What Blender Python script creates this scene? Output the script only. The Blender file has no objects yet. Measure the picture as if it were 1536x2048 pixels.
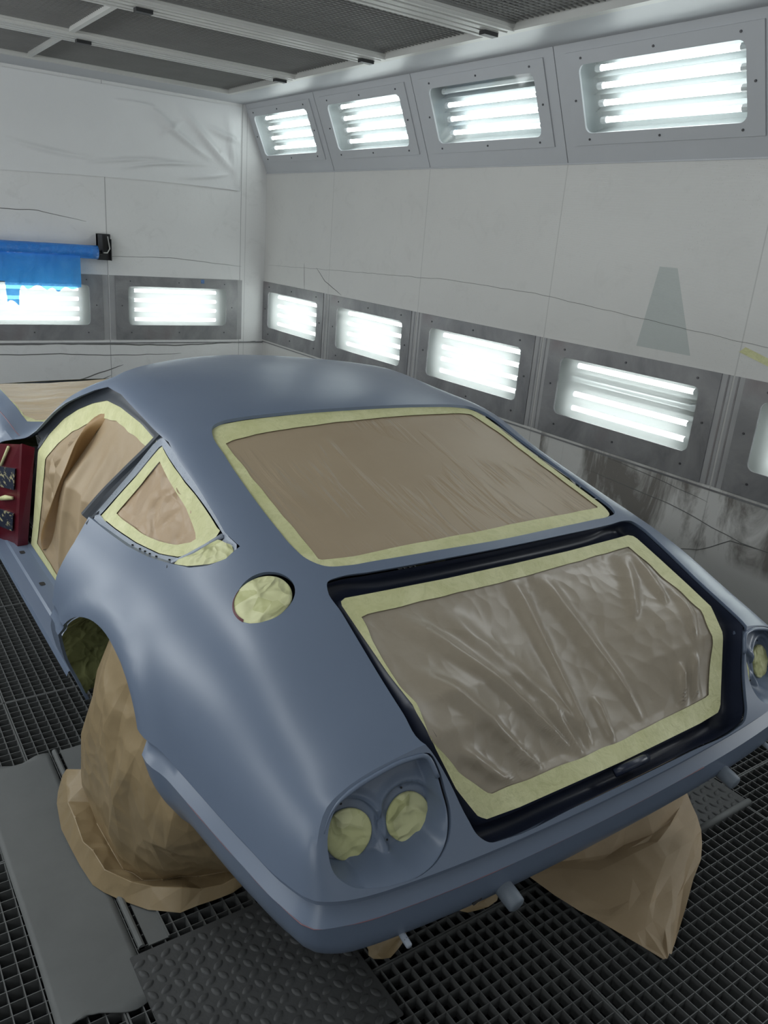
import bpy, bmesh, math, random
import numpy as np
from mathutils import Vector, Matrix, noise
from mathutils.bvhtree import BVHTree
random.seed(7)
sc = bpy.context.scene
COL = sc.collection

# ------------------------------------------------------------------ camera
CAM = Vector((-1.32323, 0.0, 1.62)); F_PX = 1588.15
yaw, pitch, roll = -0.62534446, -0.33343628, 0.08198355
cy, sy, cp_, sp_ = math.cos(yaw), math.sin(yaw), math.cos(pitch), math.sin(pitch)
fw = Vector((-sy*cp_, cy*cp_, sp_)); rt = Vector((cy, sy, 0)); up = rt.cross(fw)
cr, sr = math.cos(roll), math.sin(roll)
r2 = rt*cr + up*sr; u2 = -rt*sr + up*cr
cam = bpy.data.cameras.new('camera'); camo = bpy.data.objects.new('camera', cam); COL.objects.link(camo)
camo.matrix_world = Matrix(((r2.x, u2.x, -fw.x, CAM.x), (r2.y, u2.y, -fw.y, CAM.y), (r2.z, u2.z, -fw.z, CAM.z), (0, 0, 0, 1)))
cam.sensor_fit = 'AUTO'; cam.sensor_width = 36.0; cam.lens = F_PX/2048*36.0
cam.clip_start = 0.02; cam.clip_end = 60
sc.camera = camo

# ------------------------------------------------------------------ world, lamps of the unseen walls, exposure
w = bpy.data.worlds.new('world'); sc.world = w; w.use_nodes = True
w.node_tree.nodes['Background'].inputs[0].default_value = (0.6, 0.65, 0.7, 1)
w.node_tree.nodes['Background'].inputs[1].default_value = 0.02
sc.view_settings.view_transform = 'Standard'; sc.view_settings.look = 'None'
sc.view_settings.exposure = 0.0; sc.view_settings.gamma = 1.0; sc.view_settings.use_curve_mapping = False
TUBE_E = 6.2          # fluorescent tubes of the booth
LAMP_W = 5.6          # each lamp unit of the walls behind the camera

RX, LX, BY, FY = 1.970, -2.05, 6.671, -1.6     # booth walls
CZ = 2.546
def area(loc, rot, sx, sy_, power):
    l = bpy.data.lights.new('booth_lamp', 'AREA'); l.shape = 'RECTANGLE'; l.size = sx; l.size_y = sy_
    l.energy = power; l.color = (0.93, 0.98, 1.0)
    o = bpy.data.objects.new('booth_lamp', l); COL.objects.link(o); o.location = loc; o.rotation_euler = rot
    return o
PITCH = 1.18; Y0 = 6.136
for k in range(1, 6):      # lamp units along the left wall: upper slanted row and lower row
    y = Y0 - PITCH*k
    area((LX+0.13, y, 2.30), (0, math.radians(-68), 0), 0.3, 0.87, LAMP_W*(1.7 if k < 4 else 0.9))
    area((LX+0.02, y, 0.92), (0, math.radians(-90), 0), 0.3, 0.87, LAMP_W*(0.9 if k < 4 else 0.45))
for x in (-1.2, 0.0, 1.2):  # lamp units on the doors behind the camera
    area((x, FY+0.02, 0.92), (math.radians(90), 0, 0), 0.87, 0.3, LAMP_W*0.12)

# ------------------------------------------------------------------ material helpers
class NT:
    def __init__(s, name):
        s.m = bpy.data.materials.new(name); s.m.use_nodes = True
        s.t = s.m.node_tree; s.b = s.t.nodes['Principled BSDF']; s.out = s.t.nodes['Material Output']
        s.co = None
    def n(s, typ, **kw):
        nd = s.t.nodes.new(typ)
        for k, v in kw.items():
            if k == 'ins':
                for a, b in v.items(): s.set(nd, a, b)
            else: setattr(nd, k, v)
        return nd
    def set(s, nd, a, b):
        i = nd.inputs[a]
        if isinstance(b, bpy.types.NodeSocket): s.t.links.new(b, i)
        else: i.default_value = b
    def pos(s):
        if s.co is None: s.co = s.n('ShaderNodeTexCoord').outputs['Object']
        return s.co
    def sep(s):
        return s.n('ShaderNodeSeparateXYZ', ins={0: s.pos()}).outputs
    def noise(s, scale, detail=3, rough=0.55, dist=0.0, vec=None):
        return s.n('ShaderNodeTexNoise', ins={'Vector': vec or s.pos(), 'Scale': scale, 'Detail': detail, 'Roughness': rough, 'Distortion': dist}).outputs['Fac']
    def vor(s, scale, feature='F1', vec=None, rnd=1.0):
        return s.n('ShaderNodeTexVoronoi', feature=feature, ins={'Vector': vec or s.pos(), 'Scale': scale, 'Randomness': rnd})
    def math(s, op, a, b=0.0, c=None, clamp=False):
        nd = s.n('ShaderNodeMath', operation=op); nd.use_clamp = clamp
        s.set(nd, 0, a); s.set(nd, 1, b)
        if c is not None: s.set(nd, 2, c)
        return nd.outputs[0]
    def ramp(s, f, *stops):
        nd = s.n('ShaderNodeValToRGB'); s.set(nd, 0, f); e = nd.color_ramp.elements
        while len(e) < len(stops): e.new(0.5)
        for el, (p, c) in zip(e, stops):
            el.position = p; el.color = (c, c, c, 1) if not hasattr(c, '__len__') else (*c, 1)
        return nd.outputs[0]
    def mix(s, f, a, b, blend='MIX'):
        nd = s.n('ShaderNodeMix', data_type='RGBA', blend_type=blend)
        s.set(nd, 0, f)
        for i, v in ((6, a), (7, b)):
            s.set(nd, i, (*v, 1) if isinstance(v, tuple) and len(v) == 3 else v)
        return nd.outputs[2]
    def map(s, sx, sy_, sz, rot=(0, 0, 0)):
        nd = s.n('ShaderNodeMapping', ins={0: s.pos()}); nd.inputs['Scale'].default_value = (sx, sy_, sz); nd.inputs['Rotation'].default_value = rot
        return nd.outputs[0]
    def bump(s, h, strength=0.3, dist=0.01, prev=None):
        nd = s.n('ShaderNodeBump', ins={'Strength': strength, 'Distance': dist, 'Height': h})
        if prev is not None: s.set(nd, 'Normal', prev)
        return nd.outputs[0]
    def fin(s, col=None, rough=None, metal=None, normal=None, spec=None):
        if col is not None: s.set(s.b, 'Base Color', (*col, 1) if isinstance(col, tuple) and len(col) == 3 else col)
        if rough is not None: s.set(s.b, 'Roughness', rough)
        if metal is not None: s.set(s.b, 'Metallic', metal)
        if normal is not None: s.set(s.b, 'Normal', normal)
        if spec is not None: s.set(s.b, 'Specular IOR Level', spec)
        return s.m

def plain(name, col, rough=0.6, metal=0.0, var=0.12, nscale=6.0, bumpd=0.0, bscale=120.0, spec=0.5):
    t = NT(name); f = t.noise(nscale, 4)
    c = t.mix(f, tuple(x*(1-var) for x in col), tuple(min(1, x*(1+var)) for x in col))
    nr = t.bump(t.noise(bscale, 2), 0.4, bumpd) if bumpd else None
    return t.fin(c, rough, metal, nr, spec)

def build_materials():
    M = {}
    # --- painted booth walls: panel seams, overspray, smoke stains
    def wall(name, base, axis, seam0, stains):
        t = NT(name); X, Y, Z = t.sep(); A = Y if axis == 'y' else X
        c = t.mix(t.noise(1.3, 5), tuple(x*0.9 for x in base), tuple(min(1, x*1.07) for x in base))
        wv = t.noise(6.0, 6, 0.7, 1.0)
        c = t.mix(t.math('MULTIPLY', t.ramp(wv, (0.55, 0.0), (0.8, 1.0)), 0.25), c, (0.42, 0.42, 0.40))
        sp = t.vor(95.0); c = t.mix(t.math('MULTIPLY', t.math('LESS_THAN', sp.outputs['Distance'], 0.10), t.ramp(t.noise(2.1, 2), (0.5, 0.0), (0.62, 0.6))), c, (0.16, 0.16, 0.15))
        # thin seam between wall panels
        fr = t.math('FRACT', t.math('DIVIDE', t.math('SUBTRACT', A, seam0), PITCH))
        d = t.math('ABSOLUTE', t.math('SUBTRACT', fr, 0.5))
        seam = t.math('GREATER_THAN', d, 0.5-0.0026)
        c = t.mix(t.math('MULTIPLY', seam, 0.3), c, (0.2, 0.2, 0.2))
        if stains:
            lo = t.math('MULTIPLY', t.ramp(Z, (0.30, 0.0), (0.36, 1.0), (0.62, 1.0), (0.66, 0.0)),
                        t.ramp(t.noise(3.0, 6, 0.65, 0.6, t.map(1, 1.4, 0.35)), (0.47, 0.0), (0.60, 1.0)))
            rng = t.math('MULTIPLY', t.math('GREATER_THAN', Y, 1.2), t.math('LESS_THAN', Y, 3.1))
            c = t.mix(t.math('MULTIPLY', t.math('MULTIPLY', lo, rng), 0.8), c, (0.10, 0.085, 0.07))
            # bluish-green triangular runs of an old spray test
            zz = t.math('DIVIDE', t.math('SUBTRACT', 1.585, Z), 0.36)
            hw = t.math('ADD', 0.05, t.math('MULTIPLY', zz, 0.10))
            yc = t.math('ABSOLUTE', t.math('SUBTRACT', t.math('ADD', Y, t.math('MULTIPLY', zz, 0.05)), 2.455))
            tri = t.math('MULTIPLY', t.math('LESS_THAN', yc, hw), t.math('MULTIPLY', t.math('GREATER_THAN', zz, 0.0), t.math('LESS_THAN', zz, 1.05)))
            c = t.mix(t.math('MULTIPLY', tri, 0.5), c, (0.30, 0.37, 0.36))
        weave = t.n('ShaderNodeTexWave', bands_direction='Z', ins={'Vector': t.pos(), 'Scale': 60.0, 'Distortion': 1.0})
        nr = t.bump(weave.outputs['Fac'], 0.12, 0.0015)
        nr = t.bump(t.noise(2.0, 5, 0.6), 0.25, 0.02, nr)
        return t.fin(c, 0.55, 0, nr)
    M['wall'] = wall('wall_paint', (0.68, 0.675, 0.655), 'y', Y0-PITCH/2, True)
    M['wall_b'] = wall('wall_paint_back', (0.79, 0.79, 0.785), 'x', 0.60, False)
    t = NT('white_film'); c = t.mix(t.noise(2, 4), (0.74, 0.745, 0.75), (0.82, 0.825, 0.83)); M['film'] = t.fin(c, 0.35, 0, t.bump(t.noise(9, 5, 0.6, 0.8), 0.3, 0.01))
    M['white_metal'] = plain('white_painted_metal', (0.50, 0.515, 0.54), 0.38, 0, 0.06, 3)
    # grey steel of the low lamp frames with overspray
    t = NT('grey_overspray_metal'); f = t.noise(3.5, 6, 0.65, 0.8)
    c = t.mix(t.ramp(f, (0.35, 0.0), (0.7, 1.0)), (0.20, 0.20, 0.21), (0.33, 0.33, 0.335))
    c = t.mix(t.math('MULTIPLY', t.ramp(t.noise(1.7, 3), (0.6, 0.0), (0.7, 0.5)), 0.6), c, (0.20, 0.13, 0.13))
    M['grey_metal'] = t.fin(c, 0.42, 0.2, t.bump(t.noise(30, 3), 0.1, 0.003))
    M['screw'] = plain('screw_steel', (0.12, 0.12, 0.13), 0.4, 0.8)
    M['rail'] = plain('aluminium_rail', (0.62, 0.62, 0.60), 0.45, 0.3, 0.08, 5)
    M['mesh'] = plain('galvanised_wire', (0.22, 0.22, 0.215), 0.6, 0.0)
    M['filter'] = plain('filter_fleece', (0.60, 0.605, 0.595), 0.95, 0, 0.1, 30)
    M['reflector'] = plain('lamp_reflector', (0.36, 0.39, 0.40), 0.35, 0.3)
    t = NT('tube_glow'); t.b.inputs['Emission Color'].default_value = (0.94, 1.0, 0.99, 1); t.b.inputs['Emission Strength'].default_value = TUBE_E
    M['tube'] = t.fin((0.9, 0.9, 0.9), 0.4)
    M['reflector_low'] = plain('dull_reflector', (0.16, 0.17, 0.17), 0.5, 0.1)
    M['tube_off'] = plain('unlit_tube_glass', (0.72, 0.75, 0.76), 0.25)
    def pane(name, tr, diff, gl):
        t = NT(name)
        a = t.n('ShaderNodeBsdfTransparent'); a.inputs[0].default_value = (0.97, 1.0, 0.99, 1)
        b = t.n('ShaderNodeBsdfTranslucent'); b.inputs[0].default_value = (0.93, 0.98, 0.96, 1)
        g = t.n('ShaderNodeBsdfGlossy'); g.inputs['Roughness'].default_value = 0.05; g.inputs[0].default_value = (0.9, 0.9, 0.9, 1)
        m1 = t.n('ShaderNodeMixShader', ins={0: diff, 1: a.outputs[0], 2: b.outputs[0]})
        m2 = t.n('ShaderNodeMixShader', ins={0: gl, 1: m1.outputs[0], 2: g.outputs[0]})
        t.t.links.new(m2.outputs[0], t.out.inputs[0]); return t.m
    M['frosted'] = pane('frosted_lamp_glass', 0, 0.33, 0.03)
    M['clear'] = pane('clear_lamp_glass', 0, 0.07, 0.06)
    # --- floor
    M['grate'] = plain('galvanised_grating', (0.14, 0.145, 0.145), 0.55, 0.3, 0.2, 8)
    M['pit'] = plain('dark_pit', (0.012, 0.014, 0.022), 0.85)
    t = NT('worn_steel_plate'); c = t.mix(t.noise(5, 6, 0.65, 0.4), (0.105, 0.112, 0.112), (0.165, 0.172, 0.172))
    c = t.mix(t.math('MULTIPLY', t.ramp(t.noise(14, 6, 0.8, 2.0), (0.62, 0.0), (0.75, 1.0)), 0.3), c, (0.2, 0.205, 0.2))
    M['plate'] = t.fin(c, 0.62, 0.1, t.bump(t.noise(40, 4), 0.15, 0.002))
    M['plate_d'] = plain('dusty_tread_plate', (0.062, 0.064, 0.066), 0.6, 0.1, 0.25, 9, 0.002, 90)
    # --- car
    t = NT('blue_grey_primer'); f = t.noise(1.6, 4, 0.6); c = t.mix(f, (0.130, 0.168, 0.242), (0.150, 0.190, 0.266))
    M['primer'] = t.fin(c, t.math('ADD', 0.26, t.math('MULTIPLY', t.noise(5, 4), 0.12)), 0.0, t.bump(t.noise(350, 2), 0.04, 0.0006), 0.5)
    t = NT('sanded_edge'); c = t.mix(t.noise(60, 4, 0.8), (0.28, 0.32, 0.40), (0.42, 0.46, 0.52)); c = t.mix(t.ramp(t.vor(130).outputs['Distance'], (0.0, 1.0), (0.22, 0.0)), c, (0.05, 0.06, 0.09))
    M['edge'] = t.fin(c, 0.5)
    M['gutter'] = plain('shaded_navy_primer', (0.020, 0.026, 0.048), 0.32, 0, 0.2, 10)  # primer of the boot gutter, the shade of the recess put into its colour
    M['dark_strip'] = plain('grey_black_channel', (0.040, 0.048, 0.062), 0.32)
    M['red'] = plain('dark_red_paint', (0.10, 0.006, 0.014), 0.4, 0, 0.3, 12)
    M['redline'] = plain('bare_red_edge', (0.24, 0.12, 0.14), 0.5)
    t = NT('chipped_hinge_paint'); ch = t.ramp(t.noise(40, 5, 0.7), (0.56, 0.0), (0.60, 1.0)); c = t.mix(ch, (0.018, 0.024, 0.045), (0.42, 0.38, 0.22))
    M['hinge'] = t.fin(c, 0.5)
    def crumple(t, s1, d1, s2, d2):
        v = t.map(1, 1, 1); nz = t.n('ShaderNodeTexNoise', ins={'Vector': v, 'Scale': s1*0.6, 'Detail': 2.0})
        wv = t.n('ShaderNodeMix', data_type='VECTOR'); t.set(wv, 0, 0.12); t.set(wv, 4, v); t.set(wv, 5, nz.outputs['Color'])
        a = t.n('ShaderNodeTexVoronoi', feature='SMOOTH_F1', ins={'Vector': wv.outputs[1], 'Scale': s1, 'Smoothness': 0.25}).outputs['Distance']
        b = t.n('ShaderNodeTexVoronoi', feature='SMOOTH_F1', ins={'Vector': wv.outputs[1], 'Scale': s2, 'Smoothness': 0.2}).outputs['Distance']
        nr = t.bump(a, 1.0, d1); return t.bump(b, 1.0, d2, nr)
    t = NT('masking_tape'); f = t.noise(9, 5, 0.6, 1.0)
    c = t.mix(t.ramp(f, (0.35, 0.0), (0.65, 1.0)), (0.60, 0.595, 0.31), (0.72, 0.71, 0.42))
    c = t.mix(t.math('MULTIPLY', t.ramp(t.noise(28, 5, 0.7, 2.0), (0.5, 0.0), (0.6, 1.0)), 0.25), c, (0.42, 0.44, 0.20))
    vt = t.n('ShaderNodeSeparateColor', ins={0: t.vor(9.0).outputs['Color']}).outputs[0]; c = t.mix(t.math('MULTIPLY', vt, 0.22), c, (0.46, 0.47, 0.22))
    M['tape'] = t.fin(c, 0.55, 0, t.bump(t.noise(22, 5, 0.6, 1.2), 0.5, 0.008))
    t = NT('crumpled_tape'); vv = t.vor(24.0); c = t.mix(t.n('ShaderNodeSeparateColor', ins={0: vv.outputs['Color']}).outputs[0], (0.50, 0.51, 0.24), (0.66, 0.66, 0.38))
    M['tape_c'] = t.fin(c, 0.5, 0, crumple(t, 16, 0.018, 38, 0.006))
    t = NT('olive_tape'); M['tape_o'] = t.fin(t.mix(t.noise(14, 4), (0.22, 0.24, 0.09), (0.36, 0.38, 0.17)), 0.6, 0, crumple(t, 14, 0.012, 40, 0.005))
    def paper(name, a, b, rough, s1, d1, s2, d2):
        t = NT(name); c = t.mix(t.noise(4, 5, 0.6, 0.5), a, b)
        c = t.mix(t.math('MULTIPLY', t.noise(140, 3, 0.7), 0.25), c, tuple(x*0.72 for x in a))
        return t.fin(c, rough, 0, crumple(t, s1, d1, s2, d2), 0.45)
    M['paper'] = paper('kraft_paper', (0.36, 0.265, 0.160), (0.45, 0.340, 0.215), 0.5, 5, 0.012, 14, 0.004)
    M['paper_fold'] = paper('kraft_paper_fold', (0.34, 0.205, 0.085), (0.42, 0.26, 0.115), 0.5, 5, 0.008, 14, 0.003)
    M['paper_w'] = paper('kraft_paper_wheel', (0.27, 0.20, 0.11), (0.38, 0.285, 0.165), 0.40, 7, 0.014, 17, 0.007)
    M['paper_side'] = paper('kraft_paper_side', (0.40, 0.285, 0.175), (0.50, 0.36, 0.23), 0.42, 8, 0.03, 20, 0.01)
    M['paper_boot'] = paper('filmed_paper_boot', (0.30, 0.255, 0.195), (0.39, 0.335, 0.26), 0.32, 6, 0.004, 26, 0.003)
    # stretched film over paper: long fine creases fanning across
    t = NT('stretched_paper_window'); c = t.mix(t.noise(3, 5, 0.6), (0.33, 0.255, 0.17), (0.41, 0.325, 0.225))
    wv = t.n('ShaderNodeMapping', ins={0: t.pos()}); wv.inputs['Rotation'].default_value = (0, 0, math.radians(6)); wv.inputs['Scale'].default_value = (24, 2.6, 3)
    f2 = t.n('ShaderNodeTexNoise', ins={'Vector': wv.outputs[0], 'Scale': 1.0, 'Detail': 3.0, 'Roughness': 0.5, 'Distortion': 0.3}).outputs['Fac']
    rd = t.ramp(f2, (0.48, 0.0), (0.66, 1.0))
    am = t.math('MULTIPLY', t.ramp(t.noise(3.2, 2), (0.46, 0.0), (0.58, 1.0)), t.ramp(t.sep()[0], (0.0, 1.0), (1.0, 1.0)))
    nr = t.bump(t.math('MULTIPLY', rd, am), 0.45, 0.009)
    M['paper_win'] = t.fin(c, 0.38, 0, nr, 0.5)
    t = NT('hood_paper'); c = t.mix(t.noise(3, 4, 0.6, 0.6), (0.56, 0.43, 0.27), (0.70, 0.58, 0.42))
    wv = t.map(3, 16, 3, (0, 0, math.radians(12)))
    M['paper_hood'] = t.fin(c, 0.45, 0, t.bump(t.noise(1.0, 4, 0.55, 0.6, wv), 0.8, 0.05))
    M['rubber'] = plain('tyre_rubber', (0.02, 0.02, 0.02), 0.8)
    M['dark'] = plain('dark_underside', (0.02, 0.02, 0.022), 0.8)
    # blue plastic roll
    t = NT('blue_film_roll'); c = t.mix(t.noise(10, 4, 0.6, 1.5), (0.02, 0.16, 0.62), (0.06, 0.32, 0.85)); M['blue'] = t.fin(c, 0.22, 0, t.bump(t.noise(14, 5, 0.6, 2.0), 0.6, 0.02))
    t = NT('blue_film_sheet'); t.fin(t.mix(t.noise(8, 4, 0.6, 1.5), (0.03, 0.25, 0.80), (0.15, 0.50, 0.95)), 0.25, 0, t.bump(t.noise(11, 5, 0.6, 2.0), 0.7, 0.02))
    tr = t.n('ShaderNodeBsdfTranslucent'); tr.inputs[0].default_value = (0.07, 0.42, 0.95, 1)
    tt = t.n('ShaderNodeBsdfTransparent'); tt.inputs[0].default_value = (0.25, 0.62, 1.0, 1)
    m1 = t.n('ShaderNodeMixShader', ins={0: 0.5, 1: t.b.outputs[0], 2: tr.outputs[0]})
    m2 = t.n('ShaderNodeMixShader', ins={0: 0.28, 1: m1.outputs[0], 2: tt.outputs[0]})
    t.t.links.new(m2.outputs[0], t.out.inputs[0]); M['blue_s'] = t.m
    M['black_metal'] = plain('black_bracket_metal', (0.025, 0.026, 0.028), 0.45, 0.3)
    M['crack'] = plain('dark_crease', (0.16, 0.16, 0.155), 0.9)
    return M
M = build_materials()

# ------------------------------------------------------------------ geometry helpers
def mk(name, verts, faces, mat, parent=None, smooth=False, label=None, cat=None, group=None, kind=None):
    me = bpy.data.meshes.new(name); me.from_pydata([tuple(map(float, v)) for v in verts], [], faces)
    mats = mat if isinstance(mat, (list, tuple)) else [mat]
    for m_ in mats: me.materials.append(m_)
    if smooth: me.polygons.foreach_set('use_smooth', [True]*len(me.polygons))
    me.validate(); me.update()
    o = bpy.data.objects.new(name, me); COL.objects.link(o)
    if parent is not None: o.parent = parent
    tag(o, label, cat, group, kind); return o
def tag(o, label=None, cat=None, group=None, kind=None):
    if label: o['label'] = label
    if cat: o['category'] = cat
    if group: o['group'] = group
    if kind: o['kind'] = kind
    return o
def empty(name, loc, label=None, cat=None, group=None, rot=(0, 0, 0)):
    o = bpy.data.objects.new(name, None); COL.objects.link(o); o.location = loc; o.rotation_euler = rot; o.empty_display_size = 0.05
    return tag(o, label, cat, group)
class G:
    def __init__(s): s.v = []; s.f = []
    def add(s, v, f):
        n = len(s.v); s.v += list(v); s.f += [tuple(i+n for i in q) for q in f]
    def box(s, x0, x1, y0, y1, z0, z1):
        s.add([(x, y, z) for z in (z0, z1) for y in (y0, y1) for x in (x0, x1)],
              [(0, 2, 3, 1), (4, 5, 7, 6), (0, 1, 5, 4), (2, 6, 7, 3), (0, 4, 6, 2), (1, 3, 7, 5)])
    def tube(s, pts, r, n=8, caps=True, taper=None):
        pts = [Vector(p) for p in pts]; rings = []
        for i, p in enumerate(pts):
            d = (pts[min(i+1, len(pts)-1)] - pts[max(i-1, 0)]).normalized()
            a = d.orthogonal().normalized() if i == 0 else (a - d*a.dot(d)).normalized()
            b = d.cross(a); rr = r if taper is None else r*taper[i]
            rings.append([tuple(p + (a*math.cos(2*math.pi*k/n) + b*math.sin(2*math.pi*k/n))*rr) for k in range(n)])
        v = [q for rg in rings for q in rg]; f = []
        for i in range(len(rings)-1):
            for k in range(n): f.append((i*n+k, i*n+(k+1) % n, (i+1)*n+(k+1) % n, (i+1)*n+k))
        if caps: f.append(tuple(range(n))[::-1]); f.append(tuple((len(rings)-1)*n+k for k in range(n)))
        s.add(v, f)
    def xf(s, fn): s.v = [fn(p) for p in s.v]; return s
    def mk(s, name, mat, parent=None, **kw): return mk(name, s.v, s.f, mat, parent, **kw)
def rrect(u0, u1, v0, v1, r, n=6):
    pts = []
    for cu, cv, a0 in ((u1-r, v1-r, 0), (u0+r, v1-r, 90), (u0+r, v0+r, 180), (u1-r, v0+r, 270)):
        for i in range(n+1):
            a = math.radians(a0 + 90*i/n); pts.append((cu+r*math.cos(a), cv+r*math.sin(a)))
    return pts
def holed(us, vs, holes):
    """cells of the grid us x vs outside every hole rectangle -> list of (u0,u1,v0,v1)"""
    out = []
    for a, b in zip(us, us[1:]):
        for c, d in zip(vs, vs[1:]):
            mu, mv = (a+b)/2, (c+d)/2
            if not any(h[0] < mu < h[1] and h[2] < mv < h[3] for h in holes): out.append((a, b, c, d))
    return out

# ------------------------------------------------------------------ booth shell
def wall_mesh(name, P, us, vs, holes, mat, thick, **kw):
    """P(u,v,w) maps wall coordinates (w = depth behind the face) to the world"""
    g = G()
    for a, b, c, d in holed(us, vs, holes):
        q = [P(u, v, w_) for w_ in (0, thick) for v in (c, d) for u in (a, b)]
        g.add(q, [(0, 2, 3, 1), (4, 5, 7, 6), (0, 1, 5, 4), (2, 6, 7, 3), (0, 4, 6, 2), (1, 3, 7, 5)])
    return g.mk(name, mat, kind='structure', **kw)
GL, GU = 0.4355, 0.4375
ZG0, ZG1, ZO0, ZO1 = 0.768, 1.077, 0.648, 1.158
ZB, SX = 2.048, 0.2158
ycs = [Y0 - PITCH*k for k in range(6)]
PR = lambda u, v, w_: (RX + w_, u, v)
holes = [(y-GL-.02, y+GL+.02, ZG0-.02, ZG1+.02) for y in ycs]
us = sorted({FY, BY} | {h[0] for h in holes} | {h[1] for h in holes})
wall_mesh('wall_right', PR, us, [-0.4, ZG0-.02, ZG1+.02, ZB], holes, M['wall'], 0.02, label='pale grey painted booth wall with low lamp row')
xcs = [1.182, 0.022, -1.138]
PB = lambda u, v, w_: (u, BY + w_, v)
holesb = [(x-GL-.02, x+GL+.02, ZG0-.02, ZG1+.02) for x in xcs]
usb = sorted({LX, RX} | {h[0] for h in holesb} | {h[1] for h in holesb})
wall_mesh('wall_back', PB, usb, [-0.4, ZG0-.02, ZG1+.02, CZ], holesb, M['wall_b'], 0.02, label='pale grey end wall of the booth')
g = G(); g.box(LX-.02, LX, FY, BY, -0.4, CZ); g.mk('wall_left', M['wall'], kind='structure')
g = G(); g.box(LX, RX, FY-.02, FY, -0.4, CZ); g.mk('wall_front', M['wall_b'], kind='structure')
# slanted upper band, t = 0 at its lower edge, 1 at the ceiling
SL = math.hypot(SX, CZ-ZB); sd = Vector((-SX, 0, CZ-ZB))/SL; sn = Vector((sd.z, 0, -sd.x))   # sn points out of the room
if sn.x < 0: sn = -sn
def PS(u, v, w_):
    p = Vector((RX, u, ZB)) + sd*v + sn*w_; return tuple(p)
UG0, UG1, UO0, UO1 = 0.2593*SL, 0.823*SL, 0.1585*SL, 0.9293*SL
UOH = 0.5167
holesu = [(y-GU-.015, y+GU+.015, UG0-.015, UG1+.015) for y in ycs]
usu = sorted({FY, BY} | {h[0] for h in holesu} | {h[1] for h in holesu})
wall_mesh('wall_right_upper', PS, usu, [0, UG0-.015, UG1+.015, SL], holesu, M['white_metal'], 0.02, label='white slanted metal band carrying the upper lamp row')
g = G()
for k in range(6):   # seams of the upper band and the lip at its foot
    y = Y0 - PITCH*k - PITCH/2
    q = [PS(y-0.0015, 0, -0.0012), PS(y+0.0015, 0, -0.0012), PS(y+0.0015, SL, -0.0012), PS(y-0.0015, SL, -0.0012)]
    g.add(q, [(0, 1, 2, 3)])
g.mk('trim_1', M['screw'], kind='structure')
g = G(); g.box(RX-0.006, RX, FY, BY, ZB-0.006, ZB+0.002); g.mk('trim_2', M['white_metal'], kind='structure')

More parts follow.
